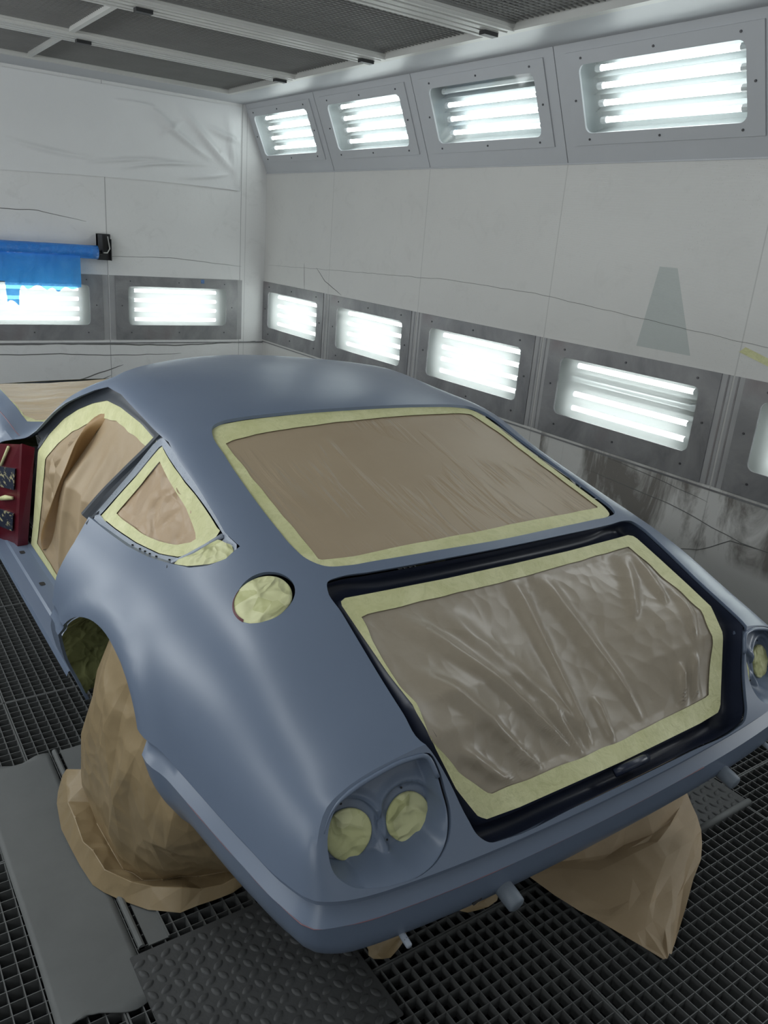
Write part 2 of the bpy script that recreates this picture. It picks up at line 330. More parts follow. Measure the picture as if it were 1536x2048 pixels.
# ------------------------------------------------------------------ lamp units
def lamp_unit(P, uc, gh, oh, v0, v1, o0, o1, metal, glass, label, group, tubes, screws=True, depth=0.13, name='light_fixture'):
    root = empty(name, P(uc, (v0+v1)/2, 0), label, 'light', group)
    L = Vector(root.location)
    def Q(u, v, w_): return tuple(Vector(P(u, v, w_)) - L)
    # frame: outer rectangle with rounded glass opening, 6 mm proud of the wall
    inner = rrect(uc-gh, uc+gh, v0, v1, 0.035); n = len(inner); g = G()
    def outp(u, v):
        du, dv = u-uc, v-(v0+v1)/2
        k = min(oh/abs(du) if abs(du) > 1e-6 else 9e9, ((o1-o0)/2)/abs(dv) if abs(dv) > 1e-6 else 9e9)
        return u, v
    outer = []
    for i, (u, v) in enumerate(inner):
        q = i // 7   # quadrant of the rounded rectangle
        uu = (uc+oh) if q in (0, 3) else (uc-oh); vv = o1 if q in (0, 1) else o0
        j = i % 7
        if q == 0: uu, vv = (uc+oh, min(v + (o1-v)*j/3, o1) if j <= 3 else o1) if j <= 3 else (uc+oh - (uc+oh-u)*(j-3)/3, o1)
        if q == 1: uu, vv = (u + (uc-oh-u)*j/3, o1) if j <= 3 else (uc-oh, o1 - (o1-v)*(j-3)/3)
        if q == 2: uu, vv = (uc-oh, v + (o0-v)*j/3) if j <= 3 else (uc-oh - (uc-oh-u)*(j-3)/3, o0)
        if q == 3: uu, vv = (u + (uc+oh-u)*j/3, o0) if j <= 3 else (uc+oh, o0 - (o0-v)*(j-3)/3)
        outer.append((uu, vv))
    V = [Q(u, v, -0.007) for u, v in inner] + [Q(u, v, -0.007) for u, v in outer] + [Q(u, v, 0.004) for u, v in inner] + [Q(u, v, -0.0005) for u, v in outer]
    Fc = []
    for i in range(n):
        j = (i+1) % n
        Fc += [(i, j, n+j, n+i), (2*n+i, 2*n+j, j, i), (n+i, n+j, 3*n+j, 3*n+i)]
    fr = mk('frame', V, Fc, metal, root)
    # glass pane
    V = [Q(u, v, 0.003) for u, v in inner]
    mk('pane', V, [tuple(range(n))], glass, root)
    # housing box with reflectors
    g = G(); d = depth; a, b, c, e = uc-gh-.012, uc+gh+.012, v0-.012, v1+.012
    V = [Q(u, v, w_) for w_ in (0.006, d) for v in (c, e) for u in (a, b)]
    g.add(V, [(4, 5, 7, 6), (0, 1, 5, 4), (2, 6, 7, 3), (0, 4, 6, 2), (1, 3, 7, 5)])
    h = (v1-v0)/len(tubes)
    for i in range(len(tubes)):  # v-shaped ridges between the tubes
        vb = v0 + h*i
        V = [Q(uc-gh, vb-.012, d-.002), Q(uc+gh, vb-.012, d-.002), Q(uc-gh, vb, d-.055), Q(uc+gh, vb, d-.055), Q(uc-gh, vb+.012, d-.002), Q(uc+gh, vb+.012, d-.002)]
        if i: g.add(V, [(0, 1, 3, 2), (2, 3, 5, 4)])
    g.mk('housing', M['reflector'] if glass is M['clear'] else M['reflector_low'], root)
    for i, on in enumerate(tubes):
        v = v1 - h*(i+0.5); g = G()
        a_, b_ = uc-gh+0.055, uc+gh-0.055
        g.tube([Q(a_, v, d*0.55), Q((a_+b_)/2, v, d*0.55), Q(b_, v, d*0.55)], 0.0135, 10)
        t = g.mk('tube', M['tube'] if on else M['tube_off'], root, smooth=True)
        if not on: t['label'] = 'unlit tube'
        for s_ in (a_, b_):
            g = G(); g.tube([Q(s_-0.016, v, d*0.55), Q(s_+0.016, v, d*0.55)], 0.0165, 8); g.mk('socket', M['white_metal'], t)
    # screws in the frame
    mv = (v0+v1)/2
    for u, v in [(uc-gh+.02, (v1+o1)/2), (uc, (v1+o1)/2), (uc+gh-.02, (v1+o1)/2), (uc-gh+.02, (v0+o0)/2), (uc, (v0+o0)/2), (uc+gh-.02, (v0+o0)/2), (uc-(gh+oh)/2, mv), (uc+(gh+oh)/2, mv)]:
        g = G(); g.tube([Q(u, v, -0.006), Q(u, v, -0.011)], 0.0055, 8); g.mk('screw', M['screw'], root)
    return root
low_lab = ['frosted lamp unit low on the right wall, nearest the back corner', 'frosted lamp unit low on the right wall, second from the back corner',
           'frosted lamp unit low on the right wall, third from the corner, above the roof', 'large frosted lamp unit low on the right wall with one tube unlit',
           'frosted lamp unit at the photo edge, low on the right wall']
up_lab = ['clear lamp unit in the slanted band, nearest the back corner', 'clear lamp unit in the slanted band, second from the back corner',
          'clear lamp unit in the slanted band with its top tube unlit', 'largest clear lamp unit in the slanted band, at the top right']
for k in range(5):
    lamp_unit(PR, ycs[k], GL, 0.5325, ZG0, ZG1, ZO0, ZO1, M['grey_metal'], M['frosted'], low_lab[k], 'low lamp units on the right wall', [1, 0, 1, 1] if k == 3 else [1, 1, 1, 1])
for k in range(4):
    lamp_unit(PS, ycs[k], GU, UOH, UG0, UG1, UO0, UO1, M['white_metal'], M['clear'], up_lab[k], 'lamp units in the slanted band', [0, 1, 1, 1] if k == 2 else [1, 1, 1, 1])
for x, lb in zip(xcs[:2], ['frosted lamp unit in the back wall beside the corner', 'frosted lamp unit in the back wall behind the blue plastic sheet']):
    lamp_unit(PB, x, GL-.008, 0.53, ZG0, ZG1, ZO0, ZO1, M['grey_metal'], M['frosted'], lb, 'lamp units in the back wall', [1, 1, 1, 1])
# lamps of the units along the same rows that lie outside the picture
for k in (5,):
    area((RX-0.02, ycs[k], 0.92), (0, math.radians(90), 0), 0.3, 0.87, LAMP_W*0.8)
for k in (4, 5):
    p = PS(ycs[k], (UG0+UG1)/2, -0.02); area(p, (0, math.radians(66), 0), 0.3, 0.87, LAMP_W)
area((xcs[2], BY-0.02, 0.92), (math.radians(-90), 0, 0), 0.87, 0.3, LAMP_W*0.8)
# vertical filler strips between the low lamp units
g = G()
for k in range(5):
    y = ycs[k] - PITCH/2
    for dy in (-0.03, 0.02): g.box(RX-0.004, RX, y+dy, y+dy+0.008, ZO0, ZO1)
g.box(RX-0.005, RX, FY, BY, ZO0-0.022, ZO0-0.014)
g.mk('trim_3', M['grey_metal'], kind='structure')
g = G(); g.box(LX, RX, BY-0.006, BY, ZO0-0.03, ZO0-0.02)
g.mk('trim_4', M['grey_metal'], kind='structure')
g = G()
for x in (0.60, 1.735): g.box(x-0.0015, x+0.0015, BY-0.002, BY, 0, CZ)
g.mk('trim_8', plain('panel_joint', (0.42, 0.42, 0.42), 0.6), kind='structure')
g = G()
for y in ycs: g.box(RX-0.0025, RX, y-.585, y-.5325, ZO0, ZO1); g.box(RX-0.0025, RX, y+.5325, y+.585, ZO0, ZO1)
for x in (0.022, 1.182): g.box(x-.575, x-.53, BY-0.0025, BY, ZO0, ZO1); g.box(x+.53, x+.575, BY-0.0025, BY, ZO0, ZO1)
g.mk('trim_5', plain('scuffed_filler', (0.38, 0.38, 0.385), 0.5, 0.1, 0.3, 5), kind='structure')

# creases and tears of the protective wall film
def crease(name, P, pts, r, mat, parent=None, jitter=0.006, **kw):
    out = []
    for (a, b), (c, d) in zip(pts, pts[1:]):
        m_ = max(2, int(math.hypot(c-a, d-b)/0.03))
        for i in range(m_): out.append((a+(c-a)*i/m_, b+(d-b)*i/m_))
    out.append(pts[-1]); n = len(out)
    q = [P(u, v + jitter*(noise.noise(Vector((u*9, v*3, 4)))), 0.0) for u, v in out]
    g = G(); g.tube(q, r, 5, taper=[0.25+0.75*math.sin(math.pi*min(1, max(0, i/(n-1))))**0.5 for i in range(n)])
    return g.mk(name, mat, parent, **kw)
wr = bpy.data.objects['wall_right']; wb = bpy.data.objects['wall_back']
crease('film_crease', PR, [(6.6, 1.30), (5.4, 1.345), (4.1, 1.39), (3.3, 1.385), (2.5, 1.335), (1.9, 1.30), (1.0, 1.27)], 0.0013, M['crack'], wr)
crease('film_crease', PR, [(5.95, 1.36), (5.93, 1.16)], 0.002, M['crack'], wr)
crease('film_crease', PR, [(5.75, 1.34), (5.6, 1.25), (5.35, 1.17)], 0.0025, M['crack'], wr)
crease('film_crease', PR, [(2.75, 0.52), (2.2, 0.50), (1.8, 0.44), (1.4, 0.45)], 0.0025, M['crack'], wr)
crease('film_crease', PR, [(2.2, 0.27), (2.0, 0.33), (1.85, 0.43), (1.5, 0.46)], 0.0025, M['crack'], wr)
crease('film_crease', PR, [(2.62, 0.62), (2.3, 0.60), (2.0, 0.57)], 0.002, M['crack'], wr)
crease('film_crease', PB, [(-1.5, 0.60), (0.2, 0.62), (1.2, 0.60), (1.9, 0.63)], 0.006, M['crack'], wb)
crease('film_crease', PB, [(-1.5, 0.53), (0.2, 0.54), (0.6, 0.52), (1.2, 0.53)], 0.004, M['crack'], wb)
crease('film_crease', PB, [(0.10, 0.28), (0.35, 0.33), (0.7, 0.44)], 0.005, M['crack'], wb)
crease('film_crease', PB, [(0.2, 0.22), (0.4, 0.27), (0.6, 0.36)], 0.004, M['crack'], wb)
crease('film_crease', PB, [(-1.2, 1.58), (0.1, 1.60), (0.45, 1.55)], 0.003, M['crack'], wb)
crease('film_crease', PB, [(0.6, 1.30), (1.1, 1.315), (1.75, 1.275)], 0.002, M['crack'], wb)
# loose white film pinned on the upper back wall, sagging in folds
nu, nv = 120, 70; V = []; u0, u1, v0_, v1_ = -1.2, 1.72, 1.86, 2.52
folds = [((0.95, 2.40), (1.25, 2.22), 0.018, 0.03), ((1.0, 2.32), (1.45, 2.12), 0.02, 0.03), ((1.2, 2.45), (1.65, 2.05), 0.022, 0.04), ((1.45, 2.35), (1.69, 2.28), 0.02, 0.03),
         ((0.5, 1.99), (1.2, 2.04), 0.016, 0.018), ((0.75, 1.955), (1.4, 2.07), 0.022, 0.02), ((1.2, 1.93), (1.6, 2.02), 0.016, 0.018), ((1.6, 2.46), (1.69, 1.95), 0.02, 0.03),
         ((-0.1, 2.06), (0.5, 2.02), 0.01, 0.02), ((1.05, 2.2), (1.2, 2.34), 0.015, 0.02), ((0.7, 2.42), (1.0, 2.405), 0.01, 0.014)]
def segd(p, a, b):
    ax, ay = b[0]-a[0], b[1]-a[1]; t_ = max(0, min(1, ((p[0]-a[0])*ax + (p[1]-a[1])*ay)/(ax*ax+ay*ay)))
    return math.hypot(p[0]-a[0]-t_*ax, p[1]-a[1]-t_*ay), t_
for j in range(nv+1):
    for i in range(nu+1):
        u = u0+(u1-u0)*i/nu; v = v0_ + 0.03*math.sin(u*1.3) + (v1_-v0_-0.03*math.sin(u*1.3))*j/nv
        h_ = 0.004 + 0.004*noise.noise(Vector((u*2.2, v*4, 1)))
        for a, b, am, wd in folds:
            d_, t_ = segd((u, v + 0.02*math.sin(5*u)), a, b); h_ += am*math.exp(-(d_/wd)**2*2.2)*(0.3+math.sin(math.pi*t_))
        V.append((u, BY-0.003-max(0, h_), v))
Fc = [(j*(nu+1)+i, j*(nu+1)+i+1, (j+1)*(nu+1)+i+1, (j+1)*(nu+1)+i) for j in range(nv) for i in range(nu)]
mk('plastic_film', V, Fc, M['film'], smooth=True, label='loose white plastic film sagging in folds on the upper back wall', cat='plastic sheet')

# ------------------------------------------------------------------ ceiling
g = G(); g.box(LX, RX, FY, BY, CZ+0.09, CZ+0.11); g.mk('ceiling', M['filter'], kind='structure', label='grey filter fleece of the booth ceiling')
XR = 1.392; bands = [(5.335, 6.16), (4.30, 5.11), (3.28, 4.085), (2.25, 3.06), (1.22, 2.03), (0.2, 1.0), (-1.5, -0.03)]
g = G(); g.box(XR+0.03, RX-SX+0.002, FY, BY, CZ, CZ+0.02); g.box(LX, XR+0.03, 6.19, BY, CZ, CZ+0.02)
g.mk('trim_6', M['white_metal'], kind='structure')
g = G()   # aluminium edge profile round the filter field
g.box(XR-0.004, XR+0.035, FY, 6.2, CZ-0.016, CZ+0.09); g.box(XR+0.035, XR+0.05, FY, 6.2, CZ-0.008, CZ)
g.box(LX, XR, 6.165, 6.2, CZ-0.016, CZ+0.09); g.mk('trim_7', M['rail'], kind='structure')
for i, ((a0, a1), (b0, b1)) in enumerate(zip(bands, bands[1:])):
    if i > 3: break
    g = G(); y0, y1 = b1, a0; c_ = (y0+y1)/2
    g.box(LX, XR, y0+0.004, y1-0.004, CZ-0.004, CZ+0.08)
    for off, hw in ((-0.085, 0.012), (-0.03, 0.02), (0.03, 0.02), (0.085, 0.012)): g.box(LX, XR+0.004, c_+off-hw, c_+off+hw, CZ-0.018, CZ-0.004)
    rail = g.mk('ceiling_rail', M['rail'], label=['ribbed aluminium ceiling rail nearest the back wall', 'second ribbed ceiling rail from the back wall', 'third ribbed ceiling rail from the back wall', 'fourth ribbed ceiling rail, nearest overhead'][i], cat='rail', group='ceiling rails')
    for x in (1.34, 0.10):
        q = G(); q.box(x-0.05, x+0.03, c_-0.02, c_+0.02, CZ-0.035, CZ-0.018); q.mk('clip', M['black_metal'], rail)
def grille():
    g = G(); p = 0.031; L_, W_ = 1.36, 0.80
    n1, n2 = int(L_/p), int(W_/p)
    for i in range(n1+1): g.box(i*p-0.0022, i*p+0.0022, 0, W_, 0.004, 0.009)
    for j in range(n2+1): g.box(0, L_, j*p-0.0022, j*p+0.0022, 0, 0.005)
    g.box(0, L_, -0.006, 0.006, -0.004, 0.012); g.box(0, L_, W_-0.006, W_+0.006, -0.004, 0.012)
    return g.mk('filter_grille', M['mesh'], cat='grille')
gr0 = grille(); used = 0
names_y = ['against the back wall', 'second row from the back wall', 'third row from the back wall', 'fourth row from the back wall']
for r_, (a0, a1) in enumerate(bands[:4]):
    for c_, x in enumerate((0.015, -1.375)):
        if r_ == 3 and c_ == 1: continue
        if r_ == 2 and c_ == 1: continue
        o = gr0 if used == 0 else gr0.copy()
        if used: COL.objects.link(o)
        used += 1
        o.location = (x, a0+0.005, CZ+0.012); o['group'] = 'wire filter grilles in the ceiling'
        o['label'] = 'wire mesh ceiling filter grille, %s, %s' % (names_y[r_], 'at the lamp side' if c_ == 0 else 'beyond the crossbar')
for i, (a0, a1) in enumerate(bands[:3]):
    g = G(); g.box(-0.014, 0.014, a0, a1, CZ-0.008, CZ+0.05)
    g.mk('ceiling_crossbar', M['rail'], label=['narrow aluminium crossbar nearest the back wall', 'narrow aluminium crossbar in the second grille row', 'narrow aluminium crossbar in the third grille row'][i], cat='rail', group='ceiling crossbars')

# ------------------------------------------------------------------ floor
g = G(); g.box(LX, RX, FY, BY, -0.42, -0.40); g.mk('floor', M['pit'], kind='structure', label='dark pit below the gratings')
g = G()
for y in (3.395, 2.63, 1.865, 1.10, 0.335): g.box(LX, RX, y-0.02, y+0.02, -0.12, -0.036)
g.mk('trim_9', M['pit'], kind='structure')
GW, GD, CP = 0.94, 0.765, 0.0333
def grate():
    g = G(); n1, n2 = round(GW/CP), round(GD/CP); p1, p2 = (GW-.008)/n1, (GD-.008)/n2; h = 0.0016
    for i in range(1, n1): g.box(.004+i*p1-h*0.75, .004+i*p1+h*0.75, .004, GD-.004, -0.034, 0.0)
    for j in range(1, n2): g.box(.004, GW-.004, .004+j*p2-h*0.6, .004+j*p2+h*0.6, -0.034, -0.0008)
    g.box(.001, .005, .001, GD-.001, -0.034, 0.0005); g.box(GW-.005, GW-.001, .001, GD-.001, -0.034, 0.0005)
    g.box(.001, GW-.001, .001, .005, -0.034, 0.0005); g.box(.001, GW-.001, GD-.005, GD-.001, -0.034, 0.0005)
    return g.mk('floor_grate', M['grate'], cat='floor grating')
ga = grate(); used = 0
for j in range(-1, 8):
    for i in range(-2, 3):
        x = -0.03 + GW*i; y = 0.335 + GD*j
        if x + GW > RX+0.12: continue
        if x < LX-0.5: continue
        o = ga if used == 0 else ga.copy()
        if used: COL.objects.link(o)
        used += 1
        o.location = (x, y, 0); o['group'] = 'floor gratings'; o['label'] = 'dark steel floor grating panel with small square cells'

# steel covers
def slab(name, x0, x1, y0, y1, z0, z1, mat, label, cat, rotz=0.0, b=0.002):
    bm = bmesh.new(); bmesh.ops.create_cube(bm, size=1)
    bmesh.ops.scale(bm, verts=bm.verts, vec=(x1-x0, y1-y0, z1-z0)); bmesh.ops.bevel(bm, geom=bm.edges[:], offset=b, segments=2, affect='EDGES')
    me = bpy.data.meshes.new(name); bm.to_mesh(me); bm.free(); me.materials.append(mat)
    o = bpy.data.objects.new(name, me); COL.objects.link(o); o.location = ((x0+x1)/2, (y0+y1)/2, (z0+z1)/2); o.rotation_euler[2] = rotz
    return tag(o, label, cat)
# plain worn cover, slightly buckled at its near end
nu, nv = 14, 60; V = []
for j in range(nv+1):
    for i in range(nu+1):
        u, v = i/nu, j/nv; x = -1.104 + 0.199*u + 0.002*math.sin(v*7); y = 1.30 + 0.075*u*0 + v*0.965 + (0.018*math.sin(u*6.0) if j == 0 else 0) + (0.012*math.sin(u*9) if j == nv else 0)
        V.append((x, y, 0.006 + 0.004*math.exp(-v*9)*math.sin(u*5) + 0.0008*noise.noise(Vector((u*3, v*9, 0)))))
Fc = [(j*(nu+1)+i, j*(nu+1)+i+1, (j+1)*(nu+1)+i+1, (j+1)*(nu+1)+i) for j in range(nv) for i in range(nu)]
pl = mk('cover_plate', V, Fc, M['plate'], smooth=True, label='plain worn grey steel cover plate on the grating, left of the wrapped wheel', cat='metal plate')
sm = pl.modifiers.new('thick', 'SOLIDIFY'); sm.thickness = 0.004; sm.offset = -1
g = G(); g.tube([(-0.888, 1.425, 0.007), (-0.888, 2.27, 0.007)], 0.008, 10); g.box(-0.896, -0.880, 1.425, 2.27, 0.0005, 0.007)
g.mk('ramp_rail', M['plate'], smooth=False, label='low rounded steel rail running beside the worn cover plate', cat='rail')
g = G(); g.box(-0.872, -0.825, 1.425, 2.27, 0.0005, 0.004); g.box(-0.825, -0.70, 2.20, 2.27, 0.0005, 0.005); g.box(-0.825, -0.821, 1.425, 2.20, 0.0005, 0.008); g.box(-0.825, -0.70, 2.196, 2.20, 0.0005, 0.009)
g.mk('lift_frame', M['plate'], label='flat dark steel frame strip let into the grating under the wheel paper', cat='metal frame')
def tread_plate(x0, x1, y0, y1, label, seed, roll_=False):
    o = slab('tread_plate', x0, x1, y0, y1, 0.001, 0.008, M['plate_d'], label, 'metal plate')
    g = G(); p = 0.0305; L = o.location; rnd = random.Random(seed)
    nx, ny = int((x1-x0-.02)/p), int((y1-y0-.02)/p)
    for i in range(nx+1):
        for j in range(ny+1):
            cx, cy_ = x0+.014+i*p, y0+.014+j*p; a = math.radians(25 if (i+j) % 2 else 115) + rnd.uniform(-.1, .1)
            n = 10; ring = []; V = []
            for rr, hh in ((1.0, 0.0), (0.75, 0.0026), (0.4, 0.0036)):
                for k in range(n):
                    t_ = 2*math.pi*k/n; ex, ey = 0.0155*rr*math.cos(t_), 0.0095*rr*math.sin(t_)*(1-0.35*abs(math.cos(t_)))
                    V.append((cx+ex*math.cos(a)-ey*math.sin(a)-L.x, cy_+ex*math.sin(a)+ey*math.cos(a)-L.y, 0.0079+hh-L.z))
            F_ = [(q*n+k, q*n+(k+1) % n, (q+1)*n+(k+1) % n, (q+1)*n+k) for q in (0, 1) for k in range(n)] + [tuple(2*n+k for k in range(n))]
            g.add(V, F_)
    g.mk('tread', M['plate_d'], o, smooth=True)
    if roll_:
        g = G(); g.tube([(x0-L.x, y0-L.y, 0.006-L.z), (x1-L.x, y0-L.y, 0.006-L.z)], 0.010, 10); g.mk('rolled_edge', M['plate'], o, smooth=True)
    return o
tread_plate(-0.922, -0.455, 0.972, 1.412, 'dark diamond tread steel plate on the grating below the near rear corner of the car', 1)
tread_plate(0.640, 0.930, 1.003, 1.60, 'small diamond tread plate with rolled edge under the far rear corner of the car', 2, True)

# ------------------------------------------------------------------ the car: body surface from feature lines
CAR = empty('sports_car', (0, 0, 0), 'low fastback sports car body in blue-grey primer, masked with paper and tape', 'car', rot=(0, 0, 0.0089))
def J(*p): return p
# each station: 14 points (x, y, z) from the centre line over roof and flank to the sill, right half
def st(y, *pts):
    out = []
    for p in pts: out.append((p[0], y, p[1]) if len(p) == 2 else p)
    return out
A = [
 st(0, (0, .905, .775), (.25, .910, .772), (.42, .922, .765), (.52, .934, .757), (.58, .940, .744), (.63, .944, .731), (.672, .946, .714), (.708, .942, .694), (.740, .918, .640), (.757, .888, .562), (.748, .894, .541), (.763, .872, .507), (.757, .880, .445), (.722, .915, .385)),
 st(0, (0, .98, .800), (.25, .98, .798), (.42, .985, .790), (.52, .990, .781), (.592, .990, .764), (.648, .990, .744), (.692, .990, .719), (.726, .982, .690), (.758, .968, .637), (.781, .952, .560), (.772, .956, .539), (.788, .948, .506), (.779, .960, .440), (.735, .978, .378)),
 st(1.07, (0, .835), (.25, .832), (.42, .823), (.52, .812), (.605, .789), (.665, .764), (.712, .732), (.745, .696), (.777, .637), (.799, .560), (.790, .538), (.807, .505), (.796, .435), (.748, .370)),
 st(1.30, (0, .924), (.25, .922), (.42, .915), (.512, .906), (.600, .878), (.664, .846), (.716, .803), (.760, .745), (.802, .655), (.824, .560), (.815, .537), (.832, .504), (.820, .430), (.775, .360)),
 st(1.50, (0, .972), (.25, .970), (.42, .964), (.503, .957), (.585, .934), (.655, .890), (.716, .840), (.775, .765), (.822, .668), (.844, .562), (.838, .540), (.852, .505), (.839, .420), (.795, .350)),
 st(1.80, (0, 1.062), (.25, 1.057), (.42, 1.047), (.492, 1.039), (.582, 1.006), (.655, .915), (.733, .823), (.793, .742), (.838, .648), (.857, .563), (.854, .543), (.862, .506), (.849, .410), (.810, .330)),
 st(2.00, (0, 1.125), (.25, 1.120), (.42, 1.107), (.486, 1.096), (.576, 1.068), (.655, .945), (.748, .803), (.800, .730), (.844, .640), (.860, .562), (.857, .542), (.864, .505), (.851, .400), (.812, .300)),
 st(2.25, (0, 1.156), (.25, 1.150), (.42, 1.134), (.490, 1.120), (.570, 1.088), (.658, .950), (.755, .785), (.805, .715), (.846, .635), (.862, .560), (.859, .540), (.864, .503), (.850, .390), (.803, .262)),
 st(2.65, (0, 1.163), (.25, 1.156), (.42, 1.138), (.490, 1.123), (.566, 1.094), (.660, .950), (.758, .780), (.808, .705), (.846, .625), (.861, .556), (.858, .536), (.863, .500), (.850, .385), (.800, .240)),
 st(2.85, (0, 2.98, 1.120), (.25, 2.95, 1.108), (.42, 2.88, 1.088), (.500, 2.82, 1.070), (.612, 2.85, 1.018), (.690, .900), (.757, .778), (.808, .700), (.845, .620), (.860, .552), (.857, .532), (.862, .497), (.849, .382), (.800, .238)),
 st(3.17, (0, 3.55, .800), (.25, 3.52, .800), (.45, 3.42, .792), (.60, 3.30, .790), (.705, 3.19, .790), (.728, .785), (.750, .775), (.800, .705), (.840, .620), (.857, .552), (.854, .532), (.859, .496), (.847, .380), (.800, .237)),
 st(3.75, (0, .800), (.25, .798), (.45, .793), (.58, .790), (.655, .792), (.690, .788), (.735, .765), (.790, .710), (.832, .630), (.853, .552), (.850, .532), (.856, .496), (.846, .380), (.800, .240)),
 st(4.30, (0, .775), (.25, .772), (.45, .768), (.58, .767), (.655, .778), (.695, .775), (.740, .750), (.792, .690), (.832, .615), (.850, .550), (.847, .530), (.853, .495), (.845, .390), (.80, .30)),
 st(4.75, (0, .705), (.25, .702), (.45, .697), (.57, .695), (.64, .700), (.68, .695), (.725, .675), (.770, .635), (.805, .580), (.825, .535), (.822, .520), (.826, .490), (.815, .385), (.765, .28)),
 st(5.05, (0, .640), (.25, .637), (.42, .630), (.52, .620), (.585, .612), (.635, .600), (.68, .580), (.72, .555), (.755, .525), (.775, .500), (.772, .490), (.776, .470), (.765, .380), (.72, .28)),
 st(5.22, (0, 5.24, .53), (.22, 5.235, .527), (.38, 5.225, .52), (.47, 5.215, .512), (.53, 5.205, .505), (.58, 5.19, .497), (.62, 5.175, .488), (.655, 5.16, .478), (.69, 5.14, .465), (.715, .455), (.713, .45), (.716, .44), (.705, .38), (.66, .30)),
]
B = [  # tail panel levels (rows 8..13) at columns 0..6; column 7 is the corner station
 [(0, .862, .652), (.25, .866, .650), (.42, .876, .648), (.52, .886, .646), (.60, .895, .644), (.66, .901, .642), (.705, .908, .641)],
 [(0, .816, .556), (.25, .819, .557), (.42, .826, .558), (.52, .833, .559), (.60, .841, .560), (.66, .849, .561), (.712, .862, .562)],
 [(0, .826, .535), (.25, .829, .536), (.42, .836, .537), (.52, .843, .538), (.60, .851, .539), (.655, .859, .540), (.705, .871, .541)],
 [(0, .804, .500), (.25, .807, .501), (.42, .813, .502), (.52, .819, .503), (.60, .826, .504), (.665, .834, .505), (.718, .846, .506)],
 [(0, .812, .440), (.25, .815, .440), (.42, .821, .441), (.52, .827, .442), (.60, .834, .443), (.66, .842, .444), (.713, .855, .445)],
 [(0, .852, .382), (.25, .854, .382), (.42, .860, .383), (.50, .866, .383), (.57, .873, .384), (.63, .881, .384), (.682, .893, .385)],
]
def spline(P, segs, corners=()):
    """Hermite interpolation of a polyline P (n,3); segs = subdivisions per segment"""
    P = np.asarray(P, float); n = len(P); d = np.linalg.norm(np.diff(P, axis=0), axis=1)+1e-9
    T0 = np.zeros_like(P); T1 = np.zeros_like(P)    # outgoing / incoming derivative per unit length
    for i in range(n):
        if i == 0: m_ = (P[1]-P[0])/d[0]; T0[i] = T1[i] = m_
        elif i == n-1: m_ = (P[-1]-P[-2])/d[-1]; T0[i] = T1[i] = m_
        elif i in corners: T1[i] = (P[i]-P[i-1])/d[i-1]; T0[i] = (P[i+1]-P[i])/d[i]
        else:
            a, b = (P[i]-P[i-1])/d[i-1], (P[i+1]-P[i])/d[i]
            T0[i] = T1[i] = (a*d[i]+b*d[i-1])/(d[i]+d[i-1])
    out = []
    for i in range(n-1):
        k = segs[i] if hasattr(segs, '__len__') else segs
        for j in range(k):
            t = j/k; t2, t3 = t*t, t*t*t
            out.append((2*t3-3*t2+1)*P[i] + (t3-2*t2+t)*d[i]*T0[i] + (-2*t3+3*t2)*P[i+1] + (t3-t2)*d[i]*T1[i+1])
    out.append(P[-1]); return np.array(out)
US = [3, 5, 9, 9, 14, 10, 11, 12, 6, 9, 12, 10, 9, 7, 5]     # along the car
VS = [5, 4, 3, 3, 3, 3, 3, 4, 5, 3, 3, 4, 4]              # across
A = np.array(A)                                            # stations x rows x 3
ns, nr = A.shape[:2]
for i in range(ns):          # groove undercut, lip and tucked lower flank
    x9, z9 = A[i, 9, 0], A[i, 9, 2]
    if i < 14:
        A[i, 10, 0] = x9 - (.015 if i < 6 else .005); A[i, 10, 2] = z9 - .013
        A[i, 11, 0] = x9 + .005; A[i, 11, 2] = z9 - .047
    if 6 <= i <= 8: A[i, 12, 0], A[i, 12, 2], A[i, 13, 0], A[i, 13, 2] = .843, .41, .803, .27
    if 1 <= i <= 5:
        A[i, 12, 0] = A[i, 11, 0] - .010; A[i, 12, 2] = .455
        A[i, 13, 0] = A[i, 11, 0] - .042; A[i, 13, 2] = .395 if i < 5 else .33
    if i == 5: A[i, 12, 0], A[i, 12, 2], A[i, 13, 0], A[i, 13, 2] = .842, .43, .806, .32
A[0, 10] = (.744, .902, .549); A[0, 11] = (.762, .876, .514); A[0, 12] = (.754, .886, .455); A[0, 13] = (.722, .915, .402)
# mirrored first column for tangents at the centre line
Ac = np.concatenate([A[:, 1:2]*[-1, 1, 1], A], axis=1)
Bc = np.array(B, float)                                    # 6 x 7 x 3
for j in range(7):
    Bc[2, j, 1] = Bc[1, j, 1] + .016; Bc[2, j, 2] = Bc[1, j, 2] - .013
    Bc[3, j, 1] = Bc[1, j, 1] - .006; Bc[3, j, 2] = Bc[1, j, 2] - .047
    Bc[4, j, 1] = Bc[3, j, 1] + .006; Bc[4, j, 2] = .450
    Bc[5, j, 1] = Bc[3, j, 1] + .036; Bc[5, j, 2] = .403
# long curves: stations reversed (nose -> tail) then tail columns 6..0 and one mirrored
long_rows = []
for r_ in range(nr):
    if r_ < 8:
        long_rows.append(spline(A[:, r_], US))
    else:
        b = Bc[r_-8]; seq = np.concatenate([A[::-1, r_], b[::-1], [b[1]*[-1, 1, 1]]])
        L_ = spline(seq, US[::-1] + [3, 3, 3, 3, 4, 5] + [3, 5])
        long_rows.append(L_)
nu_ = sum(US)+1
Au = np.stack([lr if i < 8 else lr[:nu_][::-1] for i, lr in enumerate(long_rows)], axis=1)   # refined stations x rows
def vref(rowpts):      # refine across with mirrored guard point
    q = np.concatenate([[rowpts[1]*[-1, 1, 1]], rowpts]); s = spline(q, [1]+VS, corners=(10, 12)); return s[1:]
AA = np.stack([vref(Au[i]) for i in range(nu_)], axis=0)
